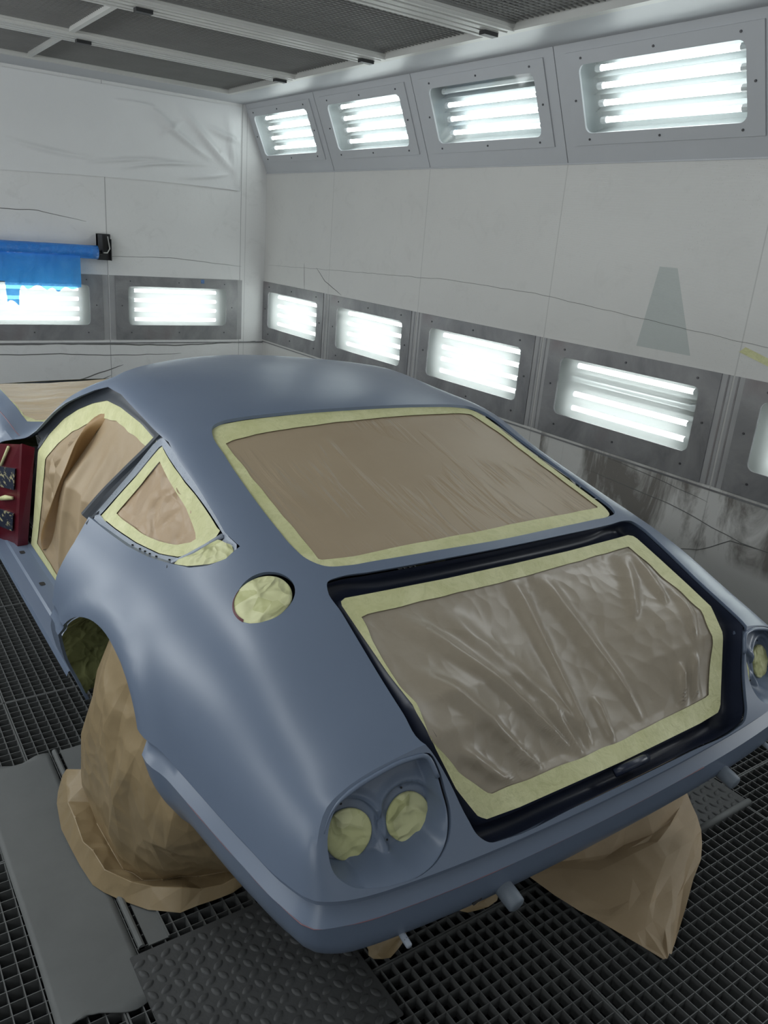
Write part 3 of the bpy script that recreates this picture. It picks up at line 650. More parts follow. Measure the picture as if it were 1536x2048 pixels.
# tail panel: columns refined count matches the across refinement of rows 0..7
ncol = sum(VS[:7])+1; cum = np.cumsum([0]+VS)
top_edge = AA[0, :ncol]
colseg = VS[:7]
BB_u = []
for k in range(6):
    b = Bc[k]; corner = A[0, 8+k]
    seq = np.concatenate([A[::-1, 8+k][-3:], b[::-1], [b[1]*[-1, 1, 1]]])
    s = spline(seq, [1, 1] + colseg[::-1] + [1])
    BB_u.append(s[2:2+ncol][::-1])                         # centre -> corner
BBu = np.stack([top_edge] + BB_u, axis=0)                  # 7 levels x ncol
BB = np.stack([spline(BBu[:, j], VS[7:], corners=(2, 4)) for j in range(ncol)], axis=1)   # refined levels x ncol
edge = AA[0, cum[7]:]; diff = edge - BB[:, -1]
for j in range(ncol):
    f_ = max(0.0, 1 - (ncol-1-j)/8.0); BB[:, j] += diff*f_*f_
BB[0] = top_edge
verts, faces, index = [], [], {}
def vid(p):
    k = (round(float(p[0]), 5), round(float(p[1]), 5), round(float(p[2]), 5))
    if k not in index: index[k] = len(verts); verts.append(k)
    return index[k]
for sgn in (1, -1):
    for Gd, flip in ((AA, 1), (BB, -1)):
        ids = [[vid((p[0]*sgn if abs(p[0]) > 1e-6 else 0.0, p[1], p[2])) for p in row] for row in Gd]
        for i in range(len(ids)-1):
            for j in range(len(ids[0])-1):
                q = (ids[i][j], ids[i][j+1], ids[i+1][j+1], ids[i+1][j])
                if len(set(q)) < 4: q = tuple(dict.fromkeys(q))
                if len(q) < 3: continue
                faces.append(q if sgn*flip > 0 else q[::-1])
def flare(v):                # raised lip round the wheel arches
    x, y, z = v
    if abs(x) < .55 or z > .86: return v
    b = 0
    for yc_ in (1.765, 4.045):
        r_ = math.hypot((y-yc_)/1.02, z-.315); b += math.exp(-((r_-.385)/.032)**2) if r_ > .385 else math.exp(-((r_-.385)/.05)**2)
        if z < .40: b *= max(0, (z-.25)/.15)
    return (x + math.copysign(.011*b, x), y, z)
verts = [flare(v) for v in verts]
BODY_V, BODY_F = verts, faces
bvh = BVHTree.FromPolygons([Vector(v) for v in verts], faces)
body = mk('body_shell', verts, faces, [M['primer'], M['gutter'], M['edge']], CAR, smooth=True)
bm = bmesh.new(); bm.from_mesh(body.data); bmesh.ops.recalc_face_normals(bm, faces=bm.faces)
# make sure that normals point outward (roof faces up)
s_ = sum((f.normal.z if f.calc_center_median().z > 0.9 else 0) for f in bm.faces)
if s_ < 0: bmesh.ops.reverse_faces(bm, faces=bm.faces)
bm.to_mesh(body.data); bm.free()

def hit(o, d, far=6.0):
    r = bvh.ray_cast(Vector(o), Vector(d).normalized(), far)
    if r[0] is None: return None, None
    n = r[1]
    if n.dot(Vector(d)) > 0: n = -n
    return r[0], n
def top_at(x, y): return hit((x, y, 2.5), (0, 0, -1))
def side_at(y, z, s=-1): return hit((s*2.0, y, z), (-s, 0, 0))
def rear_at(x, z): return hit((x, -1.0, z), (0, 1, 0))

# ---- outlines
def smooth_loop(pts, per=6):
    P = np.array(pts, float); P = np.concatenate([P[-2:], P, P[:3]]); n = len(pts)
    P3 = np.concatenate([P, np.zeros((len(P), 1))], axis=1) if P.shape[1] == 2 else P
    s = spline(P3, per); s = s[2*per:(2+n)*per]; return s[:, :2] if P.shape[1] == 2 else s
def sym(half):   # half outline from x=0 (front) round the +x side to x=0 (rear), mirrored to a closed loop
    return [tuple(p) for p in half] + [(-p[0], p[1]) for p in half[::-1] if abs(p[0]) > 1e-6]
win_half = [(0, 1.996), (.15, 1.997), (.30, 2.000), (.40, 2.003), (.445, 2.002), (.478, 1.987), (.496, 1.950), (.504, 1.85), (.511, 1.70), (.513, 1.53), (.511, 1.455), (.503, 1.405), (.480, 1.367), (.43, 1.350), (.36, 1.343), (.18, 1.333), (0, 1.328)]
WIN = smooth_loop(sym(win_half), 5) + np.array([-.005, 0])
# boot opening in (x, s): s = y + z along the sloping tail
boot_half = [(0, 2.224), (.20, 2.227), (.40, 2.236), (.470, 2.243), (.502, 2.236), (.516, 2.205), (.5185, 2.12), (.521, 1.95), (.523, 1.78), (.523, 1.70), (.508, 1.665), (.480, 1.58), (.455, 1.475), (.441, 1.428), (.420, 1.402), (.38, 1.392), (.20, 1.390), (0, 1.389)]
BOOT = smooth_loop(sym(boot_half), 5)
dn = Vector((0, -1, 1)).normalized()       # outward direction of the boot opening
def boot_pt(x, s, inset=0.0):
    o = Vector((x, s/2, s/2)) + dn*1.0
    h, n = hit(o, -dn, 3.0)
    # rays parallel to dn keep y+z = s
    return h - n*inset if h else Vector((x, s/2, s/2))
def side_outline_top(y): 
    """z of the drip edge (row 4) at y"""
    ys, zs = A[:, 4, 1], A[:, 4, 2]; return float(np.interp(y, ys, zs))
dripc = spline(A[:, 4], US)
def drip(y): return float(np.interp(y, dripc[:, 1], dripc[:, 2])), float(np.interp(y, dripc[:, 1], dripc[:, 0]))
beltc = long_rows[6]
def belt(y): return float(np.interp(y, beltc[:, 1], beltc[:, 2]))
# side opening: quarter window + door in one, in (y, z)
side = []
side += [(1.530, .936), (1.60, drip(1.60)[0]-.012), (1.72, drip(1.72)[0]-.008), (1.86, drip(1.86)[0]-.008), (2.0, drip(2.0)[0]-.009), (2.25, drip(2.25)[0]-.009), (2.45, drip(2.45)[0]-.008), (2.58, drip(2.58)[0]-.010), (2.66, drip(2.66)[0]-.022), (2.75, drip(2.75)[0]-.030), (2.85, drip(2.85)[0]-.030), (2.95, drip(2.95)[0]-.028), (3.05, drip(3.05)[0]-.028), (3.12, .812)]
FRONT_Y = 3.19
side += [(FRONT_Y, .785), (3.30, .748), (3.40, .69), (3.50, .60), (3.54, .45), (3.50, .262), (2.90, .262), (2.60, .262), (2.46, .262), (2.385, .35), (2.285, .44), (2.205, .50), (2.190, .57), (2.194, .65), (2.190, .735), (2.203, .778), (2.205, .800)]
side += [(2.17, .803), (2.05, .811), (1.90, .822), (1.78, .836), (1.68, .855), (1.60, .872), (1.555, .890), (1.528, .912)]
SIDE = side
# wheel arches
def arch(cy_, f=1.0, cz=.318):
    pts = []
    for k in range(25):
        a = math.radians(-30 + 240*k/24); r_ = .368
        y = cy_ + r_*math.cos(a)*1.0; z = cz + r_*math.sin(a)
        if math.cos(a) < 0 and math.sin(a) > 0: y = cy_ + (r_+0.035*math.sin(2*a-math.pi))*math.cos(a)
        pts.append((y, max(z, 0.05)))
    return pts
ARCH_R = [(2.105, .10), (2.112, .29), (2.128, .36), (2.116, .43), (2.080, .51), (2.03, .568), (1.96, .618), (1.87, .652), (1.78, .664), (1.685, .660), (1.60, .645), (1.545, .618), (1.495, .572), (1.46, .52), (1.425, .44), (1.40, .35), (1.385, .25), (1.375, .10)]
ARCH_F = [(y+2.28, z) for y, z in ARCH_R]

def prism(name, loop3, off0, off1):
    """closed cutter: loop of points swept from off0 to off1"""
    n = len(loop3); V = [tuple(Vector(p)+Vector(off0)) for p in loop3] + [tuple(Vector(p)+Vector(off1)) for p in loop3]
    F_ = [tuple(range(n)), tuple(range(2*n-1, n-1, -1))] + [(i, (i+1) % n, n+(i+1) % n, n+i) for i in range(n)]
    o = mk(name, V, F_, M['primer']); 
    b_ = bmesh.new(); b_.from_mesh(o.data); bmesh.ops.recalc_face_normals(b_, faces=b_.faces); b_.to_mesh(o.data); b_.free()
    return o
cutters = []
cutters.append(prism('c', [(x, y, 1.0) for x, y in WIN], (0, 0, -.35), (0, 0, .5)))
cutters.append(prism('c', [(x, s/2, s/2) for x, s in BOOT], dn*-.02 if False else dn*-.42, dn*.28))
for s_ in (-1, 1):
    cutters.append(prism('c', [(0, y, z) for y, z in SIDE], (s_*.40, 0, 0), (s_*1.2, 0, 0)))
    cutters.append(prism('c', [(0, y, z) for y, z in [(a, b) for a, b in spline(np.array([(a, b, 0) for a, b in ARCH_R]), 3)[:, :2]]], (s_*.55, 0, 0), (s_*1.2, 0, 0)))
    cutters.append(prism('c', [(0, y, z) for y, z in ARCH_F], (s_*.55, 0, 0), (s_*1.2, 0, 0)))
# bonnet bay and windscreen opening
BAY = [(-.50, 5.02), (-.60, 4.93), (-.640, 4.5), (-.662, 4.1), (-.672, 3.60), (-.668, 3.50), (-.60, 3.46), (.60, 3.46), (.668, 3.50), (.672, 3.60), (.662, 4.1), (.640, 4.5), (.60, 4.93), (.50, 5.02)]
WS = [(-.52, 3.33), (-.47, 2.885), (-.2, 2.96), (0, 2.985), (.2, 2.96), (.47, 2.885), (.52, 3.33), (.25, 3.40), (0, 3.42), (-.25, 3.40)]
for i_, lp in enumerate((BAY, WS)):
    cutters.append(prism('c', [(x, y, .85) for x, y in (WS if i_ else BAY)], (0, 0, -.4), (0, 0, .6)))
# recess of the tail lamps in (x, z) for the left side (mirrored for the right)
REC = smooth_loop([(.498, .712), (.512, .742), (.545, .744), (.603, .733), (.660, .714), (.702, .690), (.723, .662), (.731, .632), (.728, .602), (.708, .581), (.670, .570), (.620, .564), (.572, .564), (.530, .577), (.502, .600), (.488, .635), (.491, .675)], 4)
for s_ in (-1, 1): cutters.append(prism('c', [(x*s_, 0.9, z) for x, z in REC], (0, -.5, 0), (0, .125, 0)))
FUEL_C = top_at(-.625, 1.368); FC, FN = FUEL_C
fa = Vector((0, 1, 0)); fa = (fa - FN*fa.dot(FN)).normalized(); fb = FN.cross(fa)
FR = 0.066
cutters.append(prism('c', [FC + fa*math.cos(t)*FR + fb*math.sin(t)*FR*0.97 for t in [2*math.pi*k/48 for k in range(48)]], FN*-.06, FN*.06))

sm = body.modifiers.new('thick', 'SOLIDIFY'); sm.thickness = 0.009; sm.offset = -1; sm.use_even_offset = False
for i, c_ in enumerate(cutters):
    b_ = body.modifiers.new('cut%d' % i, 'BOOLEAN'); b_.operation = 'DIFFERENCE'; b_.solver = 'EXACT'; b_.object = c_
bpy.context.view_layer.update()
dg = bpy.context.evaluated_depsgraph_get(); ev = body.evaluated_get(dg); me2 = bpy.data.meshes.new_from_object(ev)
body.modifiers.clear(); body.data = me2
for c_ in cutters:
    m_ = c_.data; bpy.data.objects.remove(c_); bpy.data.meshes.remove(m_)
print('BODY verts', len(me2.vertices))
me2.polygons.foreach_set('use_smooth', [True]*len(me2.polygons))
me2.set_sharp_from_angle(angle=math.radians(28))

# ------------------------------------------------------------------ car parts
def loops(name, rings, mat, parent, close=True, cap=False, smooth=True, center=None, **kw):
    """surface through a list of rings (each a list of points)"""
    n = len(rings[0]); V = [tuple(p) for r_ in rings for p in r_]; F_ = []
    for i in range(len(rings)-1):
        for k in range(n if close else n-1):
            F_.append((i*n+k, i*n+(k+1) % n, (i+1)*n+(k+1) % n, (i+1)*n+k))
    if center is not None:
        V.append(tuple(center)); c_ = len(V)-1; b_ = (len(rings)-1)*n
        F_ += [(b_+k, b_+(k+1) % n, c_) for k in range(n)]
    return mk(name, V, F_, mat, parent, smooth=smooth, **kw)
def ray_poly(c, d, poly):
    best = None; n = len(poly)
    for i in range(n):
        (x1, y1), (x2, y2) = poly[i], poly[(i+1) % n]
        ex, ey = x2-x1, y2-y1; den = d[0]*ey - d[1]*ex
        if abs(den) < 1e-12: continue
        t = ((x1-c[0])*ey - (y1-c[1])*ex)/den; u = ((x1-c[0])*d[1] - (y1-c[1])*d[0])/den
        if t > 0 and -1e-9 <= u <= 1+1e-9 and (best is None or t < best): best = t
    return (c[0]+d[0]*best, c[1]+d[1]*best) if best else c
def lerp2(a, b, t): return (a[0]+(b[0]-a[0])*t, a[1]+(b[1]-a[1])*t)
def mask(outer, inner, c, fn, parent, paper_mat, tape_mat, nr=26, ntape=4, wav=0.004, paper_name='masking_paper', tape_name='masking_tape', paper_in=0.003, seed=0, tape_label=None, paper_label=None):
    """tape border from outer to inner, paper from just under the tape to the centre. fn(u, v, inset)->point"""
    dense = []
    for i, p in enumerate(outer):
        q = outer[(i+1) % len(outer)]; m_ = max(1, int(math.hypot(q[0]-p[0], q[1]-p[1])/0.014))
        dense += [lerp2(p, q, j/m_) for j in range(m_)]
    inn = [ray_poly(c, (p[0]-c[0], p[1]-c[1]), inner) for p in dense]
    inn = [lerp2(p, c, wav*(noise.noise(Vector((p[0]*14, p[1]*14, seed))))*3) for p in inn]
    rings = []
    for k in range(ntape+1):
        t = k/ntape; rings.append([fn(*lerp2(a, b, t), 0.0005*math.sin(t*3)) for a, b in zip(dense, inn)])
    tp = loops(tape_name, rings, tape_mat, parent)
    if tape_label: tp['label'] = tape_label
    rings = []
    for k in range(nr):
        t = (k/nr)
        rings.append([fn(*lerp2(lerp2(a, b, 0.75), c, t), paper_in) for a, b in zip(dense, inn)])
    pp = loops(paper_name, rings, paper_mat, parent, center=fn(c[0], c[1], paper_in))
    if paper_label: pp['label'] = paper_label
    return tp, pp

# --- rear window
def win_fn(x, y, ins):
    h, n = top_at(x, y); return h - n*(0.009+ins)
mask([tuple(p*0.998+np.array([0, .0035])) for p in WIN], [(-.463, 1.915), (-.37, 1.925), (0, 1.937), (.432, 1.955), (.462, 1.85), (.474, 1.50), (.472, 1.405), (.30, 1.392), (0, 1.384), (-.38, 1.386), (-.464, 1.405), (-.463, 1.5)], (0, 1.68), win_fn, CAR, M['paper_win'], M['tape'], nr=30, wav=0.003, paper_label='brown paper stretched over the rear window')
rim = [top_at(x, y) for x, y in WIN]
def rimloop(loopf, off, rise): return [h + (n*rise) for h, n in loopf]

# --- boot opening: gutter and masked hole
CT = lambda x: 1.0 - (x/.49)**2
def memb(x, s, depth=0.0):
    """point of the flange surface at (x, s)"""
    prof = [(2.183, 1.295, .888), (1.80, 1.008, .792), (1.70, .955, .745), (1.46, .880, .580), (1.40, .860, .54)]
    ss = [p[0] for p in prof[::-1]]
    yk = float(np.interp(s, ss, [p[1] for p in prof[::-1]])); zk = s - yk
    t = (2.183 - s)/(2.183-1.46); yc = 1.283 + (.868-1.283)*t; zc = s - yc
    w_ = max(0.0, min(1.0, 1 - abs(x)/.47)); w_ = w_*w_*(3-2*w_)
    y = yk*(1-w_) + yc*w_
    return Vector((x, y, s-y)) - dn*depth
T_half = [(0, 2.160), (.20, 2.163), (.42, 2.175), (.470, 2.178), (.485, 2.165), (.482, 2.05), (.476, 1.90), (.468, 1.78), (.455, 1.68), (.422, 1.56), (.396, 1.472), (.380, 1.457), (.30, 1.450), (0, 1.447)]
TL = [(x - (.018*min(1, max(0, (2.15-s_)/.3))*min(1, max(0, (s_-1.45)/.1)) if x < 0 else 0), s_) for x, s_ in sym(T_half)]
def resample(loop, n):
    P = np.array(loop+[loop[0]] if not isinstance(loop, np.ndarray) else np.vstack([loop, loop[:1]]), float)
    d = np.concatenate([[0], np.cumsum(np.linalg.norm(np.diff(P, axis=0), axis=1))]); t = np.linspace(0, d[-1], n, endpoint=False)
    return np.stack([np.interp(t, d, P[:, i]) for i in range(P.shape[1])], axis=1)
NB = 240
def byangle(loop, c, n):
    out = []
    for k in range(n):
        a = 2*math.pi*k/n; out.append(ray_poly(c, (math.cos(a), math.sin(a)), [tuple(p) for p in loop]))
    return out
bc = (0, 1.80)
Ob = byangle(BOOT, bc, NB); Tb = byangle(TL, bc, NB)
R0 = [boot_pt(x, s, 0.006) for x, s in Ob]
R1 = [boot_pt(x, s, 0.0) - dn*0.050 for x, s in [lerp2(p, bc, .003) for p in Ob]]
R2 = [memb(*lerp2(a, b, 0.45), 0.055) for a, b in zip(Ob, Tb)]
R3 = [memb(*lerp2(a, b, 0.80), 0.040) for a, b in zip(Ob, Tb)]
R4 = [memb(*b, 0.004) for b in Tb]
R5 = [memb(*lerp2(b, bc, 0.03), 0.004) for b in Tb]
loops('boot_gutter', [R0, R1, R2, R3, R4, R5], M['gutter'], CAR)['label'] = 'gutter around the boot opening, its shade painted dark navy'
FOLD_B = [((.06, 2.15), (.12, 1.52), .010, .020), ((-.02, 2.15), (-.06, 1.50), .012, .018), ((-.40, 2.12), (-.10, 1.50), .014, .022), ((-.43, 1.90), (-.20, 1.48), .012, .02), ((-.30, 2.10), (-.04, 1.55), .008, .03),
          ((-.42, 1.66), (-.27, 1.47), .010, .014), ((.42, 2.14), (.36, 1.86), .012, .018), ((.40, 2.14), (.24, 1.84), .010, .025), ((.30, 1.66), (.25, 1.47), .012, .010), ((.35, 1.68), (.30, 1.48), .010, .008), ((.02, 1.66), (0.0, 1.47), .009, .01), ((-.12, 1.70), (-.09, 1.47), .009, .012), ((.44, 1.95), (.36, 1.70), .008, .015)]
BI = [(-.462, 2.105), (0, 2.105), (.425, 2.125), (.428, 1.78), (.412, 1.68), (.360, 1.520), (0, 1.502), (-.360, 1.512), (-.430, 1.60), (-.474, 1.70), (-.486, 1.9)]
def inside_poly(p, poly):
    c = False
    for i in range(len(poly)):
        (x1, y1), (x2, y2) = poly[i], poly[i-1]
        if (y1 > p[1]) != (y2 > p[1]) and p[0] < (x2-x1)*(p[1]-y1)/(y2-y1)+x1: c = not c
    return c
def boot_fn(x, s, ins):
    b = 0.0
    if ins > 0.001:
        for a_, c_, am, wd in FOLD_B:
            d_, t_ = segd((x, s), a_, c_); w2 = wd*(0.35+1.0*(1-t_)); b += 1.4*am*math.exp(-(d_/w2)**2)*min(1, 5*t_)*min(1, (1-t_)*6)
        b += 0.004*noise.noise(Vector((x*4, s*4, 3))) - 0.003
        dd = min(segd((x, s), BI[i_], BI[(i_+1) % len(BI)])[0] for i_ in range(len(BI)))
        if not inside_poly((x, s), BI): dd = 0
        b *= min(1, dd/.025)
    return memb(x, s, ins) + dn*b
mask(Tb, [(-.462, 2.105), (0, 2.105), (.425, 2.125), (.428, 1.78), (.412, 1.68), (.360, 1.520), (0, 1.502), (-.360, 1.512), (-.430, 1.60), (-.474, 1.70), (-.486, 1.9)], bc, boot_fn, CAR, M['paper_boot'], M['tape'], nr=60, wav=0.004, paper_in=0.003, seed=5, paper_label='creased grey-brown film paper over the boot opening')

# --- tail lamp recesses
def rec_pan(s_):
    c = (.605, .648); L = [(p[0], p[1]) for p in REC]; dense = []
    for i, p in enumerate(L):
        q = L[(i+1) % len(L)]; m_ = max(1, int(math.hypot(q[0]-p[0], q[1]-p[1])/0.005)); dense += [lerp2(p, q, j/m_) for j in range(m_)]
    LI, LO = (.540, .617), (.659, .616)
    def yp(x, z): return .919 + .42*(z-.62) + .16*(x-.543)
    edge = []
    for p in dense:
        h, n = rear_at(p[0]*s_, p[1]); edge.append(h.y if h else .93)
    rings = []; NR_ = 60
    for k in range(NR_+1):
        t = (k/NR_)**1.4 * .98; ring = []
        for p, ye in zip(dense, edge):
            x, z = lerp2(p, c, t); dd = t*math.hypot(p[0]-c[0], p[1]-c[1])
            az = (p[1]-c[1])/.09; ax = (p[0]-c[0])/.12
            w_ = .010 if az > .2 else (.018 if az < -.5 else .018 - .008*(az+.5)/.7)
            if ax > .60: w_ = min(w_, .009)
            if ax < -.75: w_ = .013
            f_ = max(0, min(1, dd/w_)); g_ = f_*f_*(3-2*f_)
            y = ye + (yp(x, z)-ye)*g_
            for i_, (lx, lz) in enumerate((LI, LO)):
                rr = math.hypot(x-lx, z-lz); q = max(0, min(1, (.0625-rr)/.005)); q = q*q*(3-2*q); y += .010*q*g_
                # soft shoulder round each dish
                y -= .005*math.exp(-((rr-.070)/.007)**2)*g_
            ring.append((x*s_, y, z))
        rings.append(ring)
    lipp = [Vector((p[0]*s_, ye-.002, p[1]-.003)) for p, ye in zip(dense, edge) if p[1] > .700 or (p[0] > .68 and p[1] > .66)]
    lipp = sorted(lipp, key=lambda v: abs(v.x)); g = G(); g.tube(lipp, .0048, 8, taper=[1.0 if i < len(lipp)*.7 else max(.15, 1-(i/len(lipp)-.7)/.3) for i in range(len(lipp))]); g.mk('fender_lip', M['primer'], CAR, smooth=True)
    pan = loops('lamp_panel', rings, M['primer'], CAR, center=(c[0]*s_, rings[-1][0][1], c[1]))
    nrm = Vector((.16*s_, -1, .42)).normalized()
    for lx, lz in (LI, LO):
        c3 = Vector((lx*s_, yp(lx, lz)+.008, lz)); a = Vector((1, 0, 0)); a = (a-nrm*a.dot(nrm)).normalized(); b = nrm.cross(a)
        R_ = 0.0450; rg = []
        for k, (rr, hh) in enumerate(((1.0, -.001), (1.0, .003), (.94, .0045), (.75, .005), (.5, .0055), (.25, .006))):
            rg.append([c3 + nrm*(hh + (0.002*noise.noise(Vector((math.cos(t)*rr*3+lx*40, math.sin(t)*rr*3, s_))) if 0 < rr < 1 else 0)) + (a*math.cos(t) + b*math.sin(t))*R_*rr*(1+.015*math.sin(3*t+lx*30)) for t in [2*math.pi*q/40 for q in range(40)]])
        loops('lamp_mask', rg, M['tape_c'], CAR, center=c3+nrm*.006)['label'] = 'crumpled tape disc over a lamp hole'
        for t in (85, 205, 330):
            q = c3 + (a*math.cos(math.radians(t))*s_ + b*math.sin(math.radians(t))*(1 if b.z > 0 else -1))*0.0555
            g = G(); g.tube([q+nrm*.0002, q+nrm*.0016], .0021, 8); g.mk('screw_hole', M['dark'], pan)
for s_ in (-1, 1): rec_pan(s_)

# --- fuel filler
rg = [[FC + FN*hh + (fa*math.cos(t) + fb*math.sin(t)*.97)*FR*rr for t in [2*math.pi*k/56 for k in range(56)]] for rr, hh in ((1.0, -.008), (.985, -.005), (.975, -.002), (.93, .000), (.7, .003), (.4, .004))]
loops('fuel_filler_mask', rg, M['tape_c'], CAR, center=FC+FN*.003)['label'] = 'round fuel filler opening covered with crumpled tape'
rg = [[FC + FN*hh + (fa*math.cos(t) + fb*math.sin(t)*.97)*FR*rr for t in [math.radians(20+k*2.2) for k in range(41)]] for rr, hh in ((1.0, -.003), (.93, .0012))]
loops('filler_rim', rg, M['red'], CAR, close=False)['label'] = 'bare red edge of the filler opening'

# --- side openings: quarter window, centre pillar, door aperture
for s_ in (-1, 1):
    # light sanded rebate round the quarter window
    def q_fn(y, z, ins):
        h, n = side_at(y, z, s_)
        if h is None: h, n = side_at(y, z-.01, s_)
        if h is None: return Vector((s_*.6, y, z))
        return h - n*(0.006+ins)
    qc = (1.83, .905)
    Qo = [(2.055, drip(2.055)[0]-.012), (1.95, drip(1.95)[0]-.010), (1.86, drip(1.86)[0]-.009), (1.72, drip(1.72)[0]-.009), (1.60, drip(1.60)[0]-.013), (1.532, .935), (1.531, .913), (1.557, .892), (1.60, .873), (1.68, .856), (1.78, .837), (1.90, .823), (2.05, .812), (2.20, .805)]
    Qi = [(2.045, 1.050), (1.95, 1.026), (1.86, 1.001), (1.72, .969), (1.612, .944), (1.60, .926), (1.635, .893), (1.69, .872), (1.78, .851), (1.90, .836), (2.05, .824), (2.185, .816)]
    Oa, Ia = byangle(Qo, qc, 160), byangle(Qi, qc, 160)
    rg = [[q_fn(*lerp2(a, b, t), i_) for a, b in zip(Oa, Ia)] for t, i_ in ((0, -.002), (.15, .0), (.5, .004), (1, .008))]
    loops('window_rebate', rg, M['edge'], CAR)['label'] = 'pale sanded rebate round the quarter window'
    # tape + paper on the glass area, vent strip behind the divider
    Go = [(2.045, 1.048), (1.95, 1.024), (1.86, .999), (1.74, .971), (1.640, .948), (1.632, .925), (1.665, .888), (1.705, .871), (1.78, .853), (1.90, .838), (2.05, .826), (2.180, .818)]
    Gi = [(2.015, 1.012), (1.93, .985), (1.80, .950), (1.690, .915), (1.70, .903), (1.74, .885), (1.82, .868), (1.92, .858), (2.10, .850)]
    def g_fn(y, z, ins):
        p = q_fn(y, z, ins+.010); vq = noise.voronoi(Vector((y*11, z*13, 4)))[0]; k = (.006*noise.noise(Vector((y*7, z*9, 2))) + .016*(vq[1]-vq[0]) - .004)*(1 if ins > .001 else .1)
        return p + Vector((s_*k, 0, 0))
    mask(Go, Gi, (1.87, .915), g_fn, CAR, M['paper_side'], M['tape'], nr=22, wav=0.008, seed=8+s_, paper_label='wrinkled brown paper over the quarter window')
    Vo = [(1.605, .932), (1.56, .934), (1.536, .926), (1.538, .910), (1.56, .895), (1.62, .872), (1.67, .860), (1.672, .868), (1.64, .892)]
    vr = [[q_fn(y, z, i_ - .003) for y, z in byangle(Vo, (1.605, .898), 60)] for i_ in (.004,)]
    ctr = (1.605, .898)
    vr = [[q_fn(*lerp2(p, ctr, t), -.004-.004*math.sin(t*2)) + Vector((s_*.006*noise.noise(Vector((p[0]*30, p[1]*30, t*3))), 0, 0)) for p in byangle(Vo, ctr, 60)] for t in (0, .2, .4, .6, .8)]
    loops('vent_mask', vr, M['tape_c'], CAR, center=q_fn(*ctr, -.008))['label'] = 'crumpled tape over the vent slot behind the quarter window'
    g = G(); g.tube([q_fn(y, z, .004) for y, z in ((1.690, .858), (1.660, .884), (1.632, .914), (1.612, .942))], .0065, 6); g.mk('window_divider', M['edge'], CAR, smooth=True)
    g = G(); g.tube([q_fn(y, z, .002) for y, z in ((1.685, .848), (1.655, .876), (1.622, .912))], .006, 6, taper=[1.6, .9, .3]); g.mk('vent_gap', M['dark'], CAR, smooth=True)
    for k in range(13):  # small screw holes along the rebate
        a = Oa[int(160*(.50+.40*k/13)) % 160]; b = Ia[int(160*(.50+.40*k/13)) % 160]; y, z = lerp2(a, b, .55)
        h = q_fn(y, z, .003); g = G(); g.tube([h, h+Vector((s_*.004, 0, .001))], .0022, 6)
        if k % 2 == 0: g.mk('screw_hole', M['dark'], CAR)
    # centre pillar: channel section
    cl = spline([(.570, 2.078, 1.058), (.600, 2.124, 1.000), (.650, 2.190, .918), (.700, 2.224, .852), (.752, 2.238, .788)], 8)
    prof_ = [(-.046, -.020), (-.046, .001), (-.036, .003), (-.028, -.014), (-.002, -.018), (.010, -.006), (.016, .004), (.030, .004), (.030, -.020)]
    rings = []
    for i, p in enumerate(cl):
        d = Vector(cl[min(i+1, len(cl)-1)] - cl[max(i-1, 0)]).normalized(); wdt = Vector((0, 1, 0)); wdt = (wdt - d*wdt.dot(d)).normalized(); nn = d.cross(wdt)
        if nn.x < 0: nn = -nn
        rings.append([((Vector(p) + wdt*a + nn*b).x*s_, (Vector(p) + wdt*a + nn*b).y, (Vector(p) + wdt*a + nn*b).z) for a, b in prof_])
    pb_ = loops('centre_pillar', rings, M['dark_strip'], CAR, smooth=False, close=True)
    # door aperture: inner frame, tape and folded paper
    def dx(z): return .575 + max(0, min(1, (1.06-z)/.30))*.118 if z > .76 else .693
    Di = [(2.16, 1.005), (2.28, 1.012), (2.45, 1.015), (2.56, .998), (2.68, .955), (2.80, .90), (2.90, .835), (2.975, .765), (3.02, .68), (3.09, .55), (3.17, .42), (3.22, .34), (2.9, .325), (2.5, .325), (2.38, .33), (2.33, .45), (2.31, .6), (2.30, .78), (2.24, .90)]
    def d_fn(y, z, ins):
        k = 0.0
        if ins > .001:
            fd = min(1, max(0, (1.03-z)*6))*min(1, max(0, (z-.29)*8))
            for y0_, sl_, wd, am in ((2.36, .40, .035, .016), (2.28, .34, .02, -.010), (2.47, .55, .03, .014)):
                k += am*math.exp(-((y-(y0_+(1.05-z)*sl_))/wd)**2)*fd
            k += .012*noise.noise(Vector((y*3.5, z*1.6, 7)))*fd
            if y > 2.62 + (1.05-z)*.75:
                vv = noise.voronoi(Vector((y*8, z*8, 2)))[0]; k += (.050*(vv[1]-vv[0]) - .008)*fd
            dd = min(segd((y, z), Di[i_], Di[(i_+1) % len(Di)])[0] for i_ in range(len(Di))); k *= min(1, dd/.045)
        return Vector((s_*(dx(z) - .004 - ins + k), y, z))
    Do = [(2.10, 1.035), (2.25, 1.052), (2.45, 1.058), (2.58, 1.052), (2.70, 1.018), (2.82, .972), (2.93, .915), (3.03, .835), (3.085, .765), (3.16, .62), (3.26, .42), (3.345, .285), (2.9, .283), (2.5, .283), (2.33, .285), (2.29, .40), (2.26, .60), (2.25, .78), (2.19, .90)]
    Di = [(2.16, 1.005), (2.28, 1.012), (2.45, 1.015), (2.56, .998), (2.68, .955), (2.80, .90), (2.90, .835), (2.975, .765), (3.02, .68), (3.09, .55), (3.17, .42), (3.22, .34), (2.9, .325), (2.5, .325), (2.38, .33), (2.33, .45), (2.31, .6), (2.30, .78), (2.24, .90)]
    mask(Do, Di, (2.66, .70), d_fn, CAR, M['paper'], M['tape'], nr=60, wav=0.004, seed=12+s_, paper_label='brown paper hanging in a long fold inside the door opening')
    FA = spline([(-.578, 2.600, 1.015), (-.650, 2.575, .965), (-.700, 2.65, .81), (-.715, 2.82, .63), (-.710, 3.04, .430), (-.690, 3.13, .345)], 8)
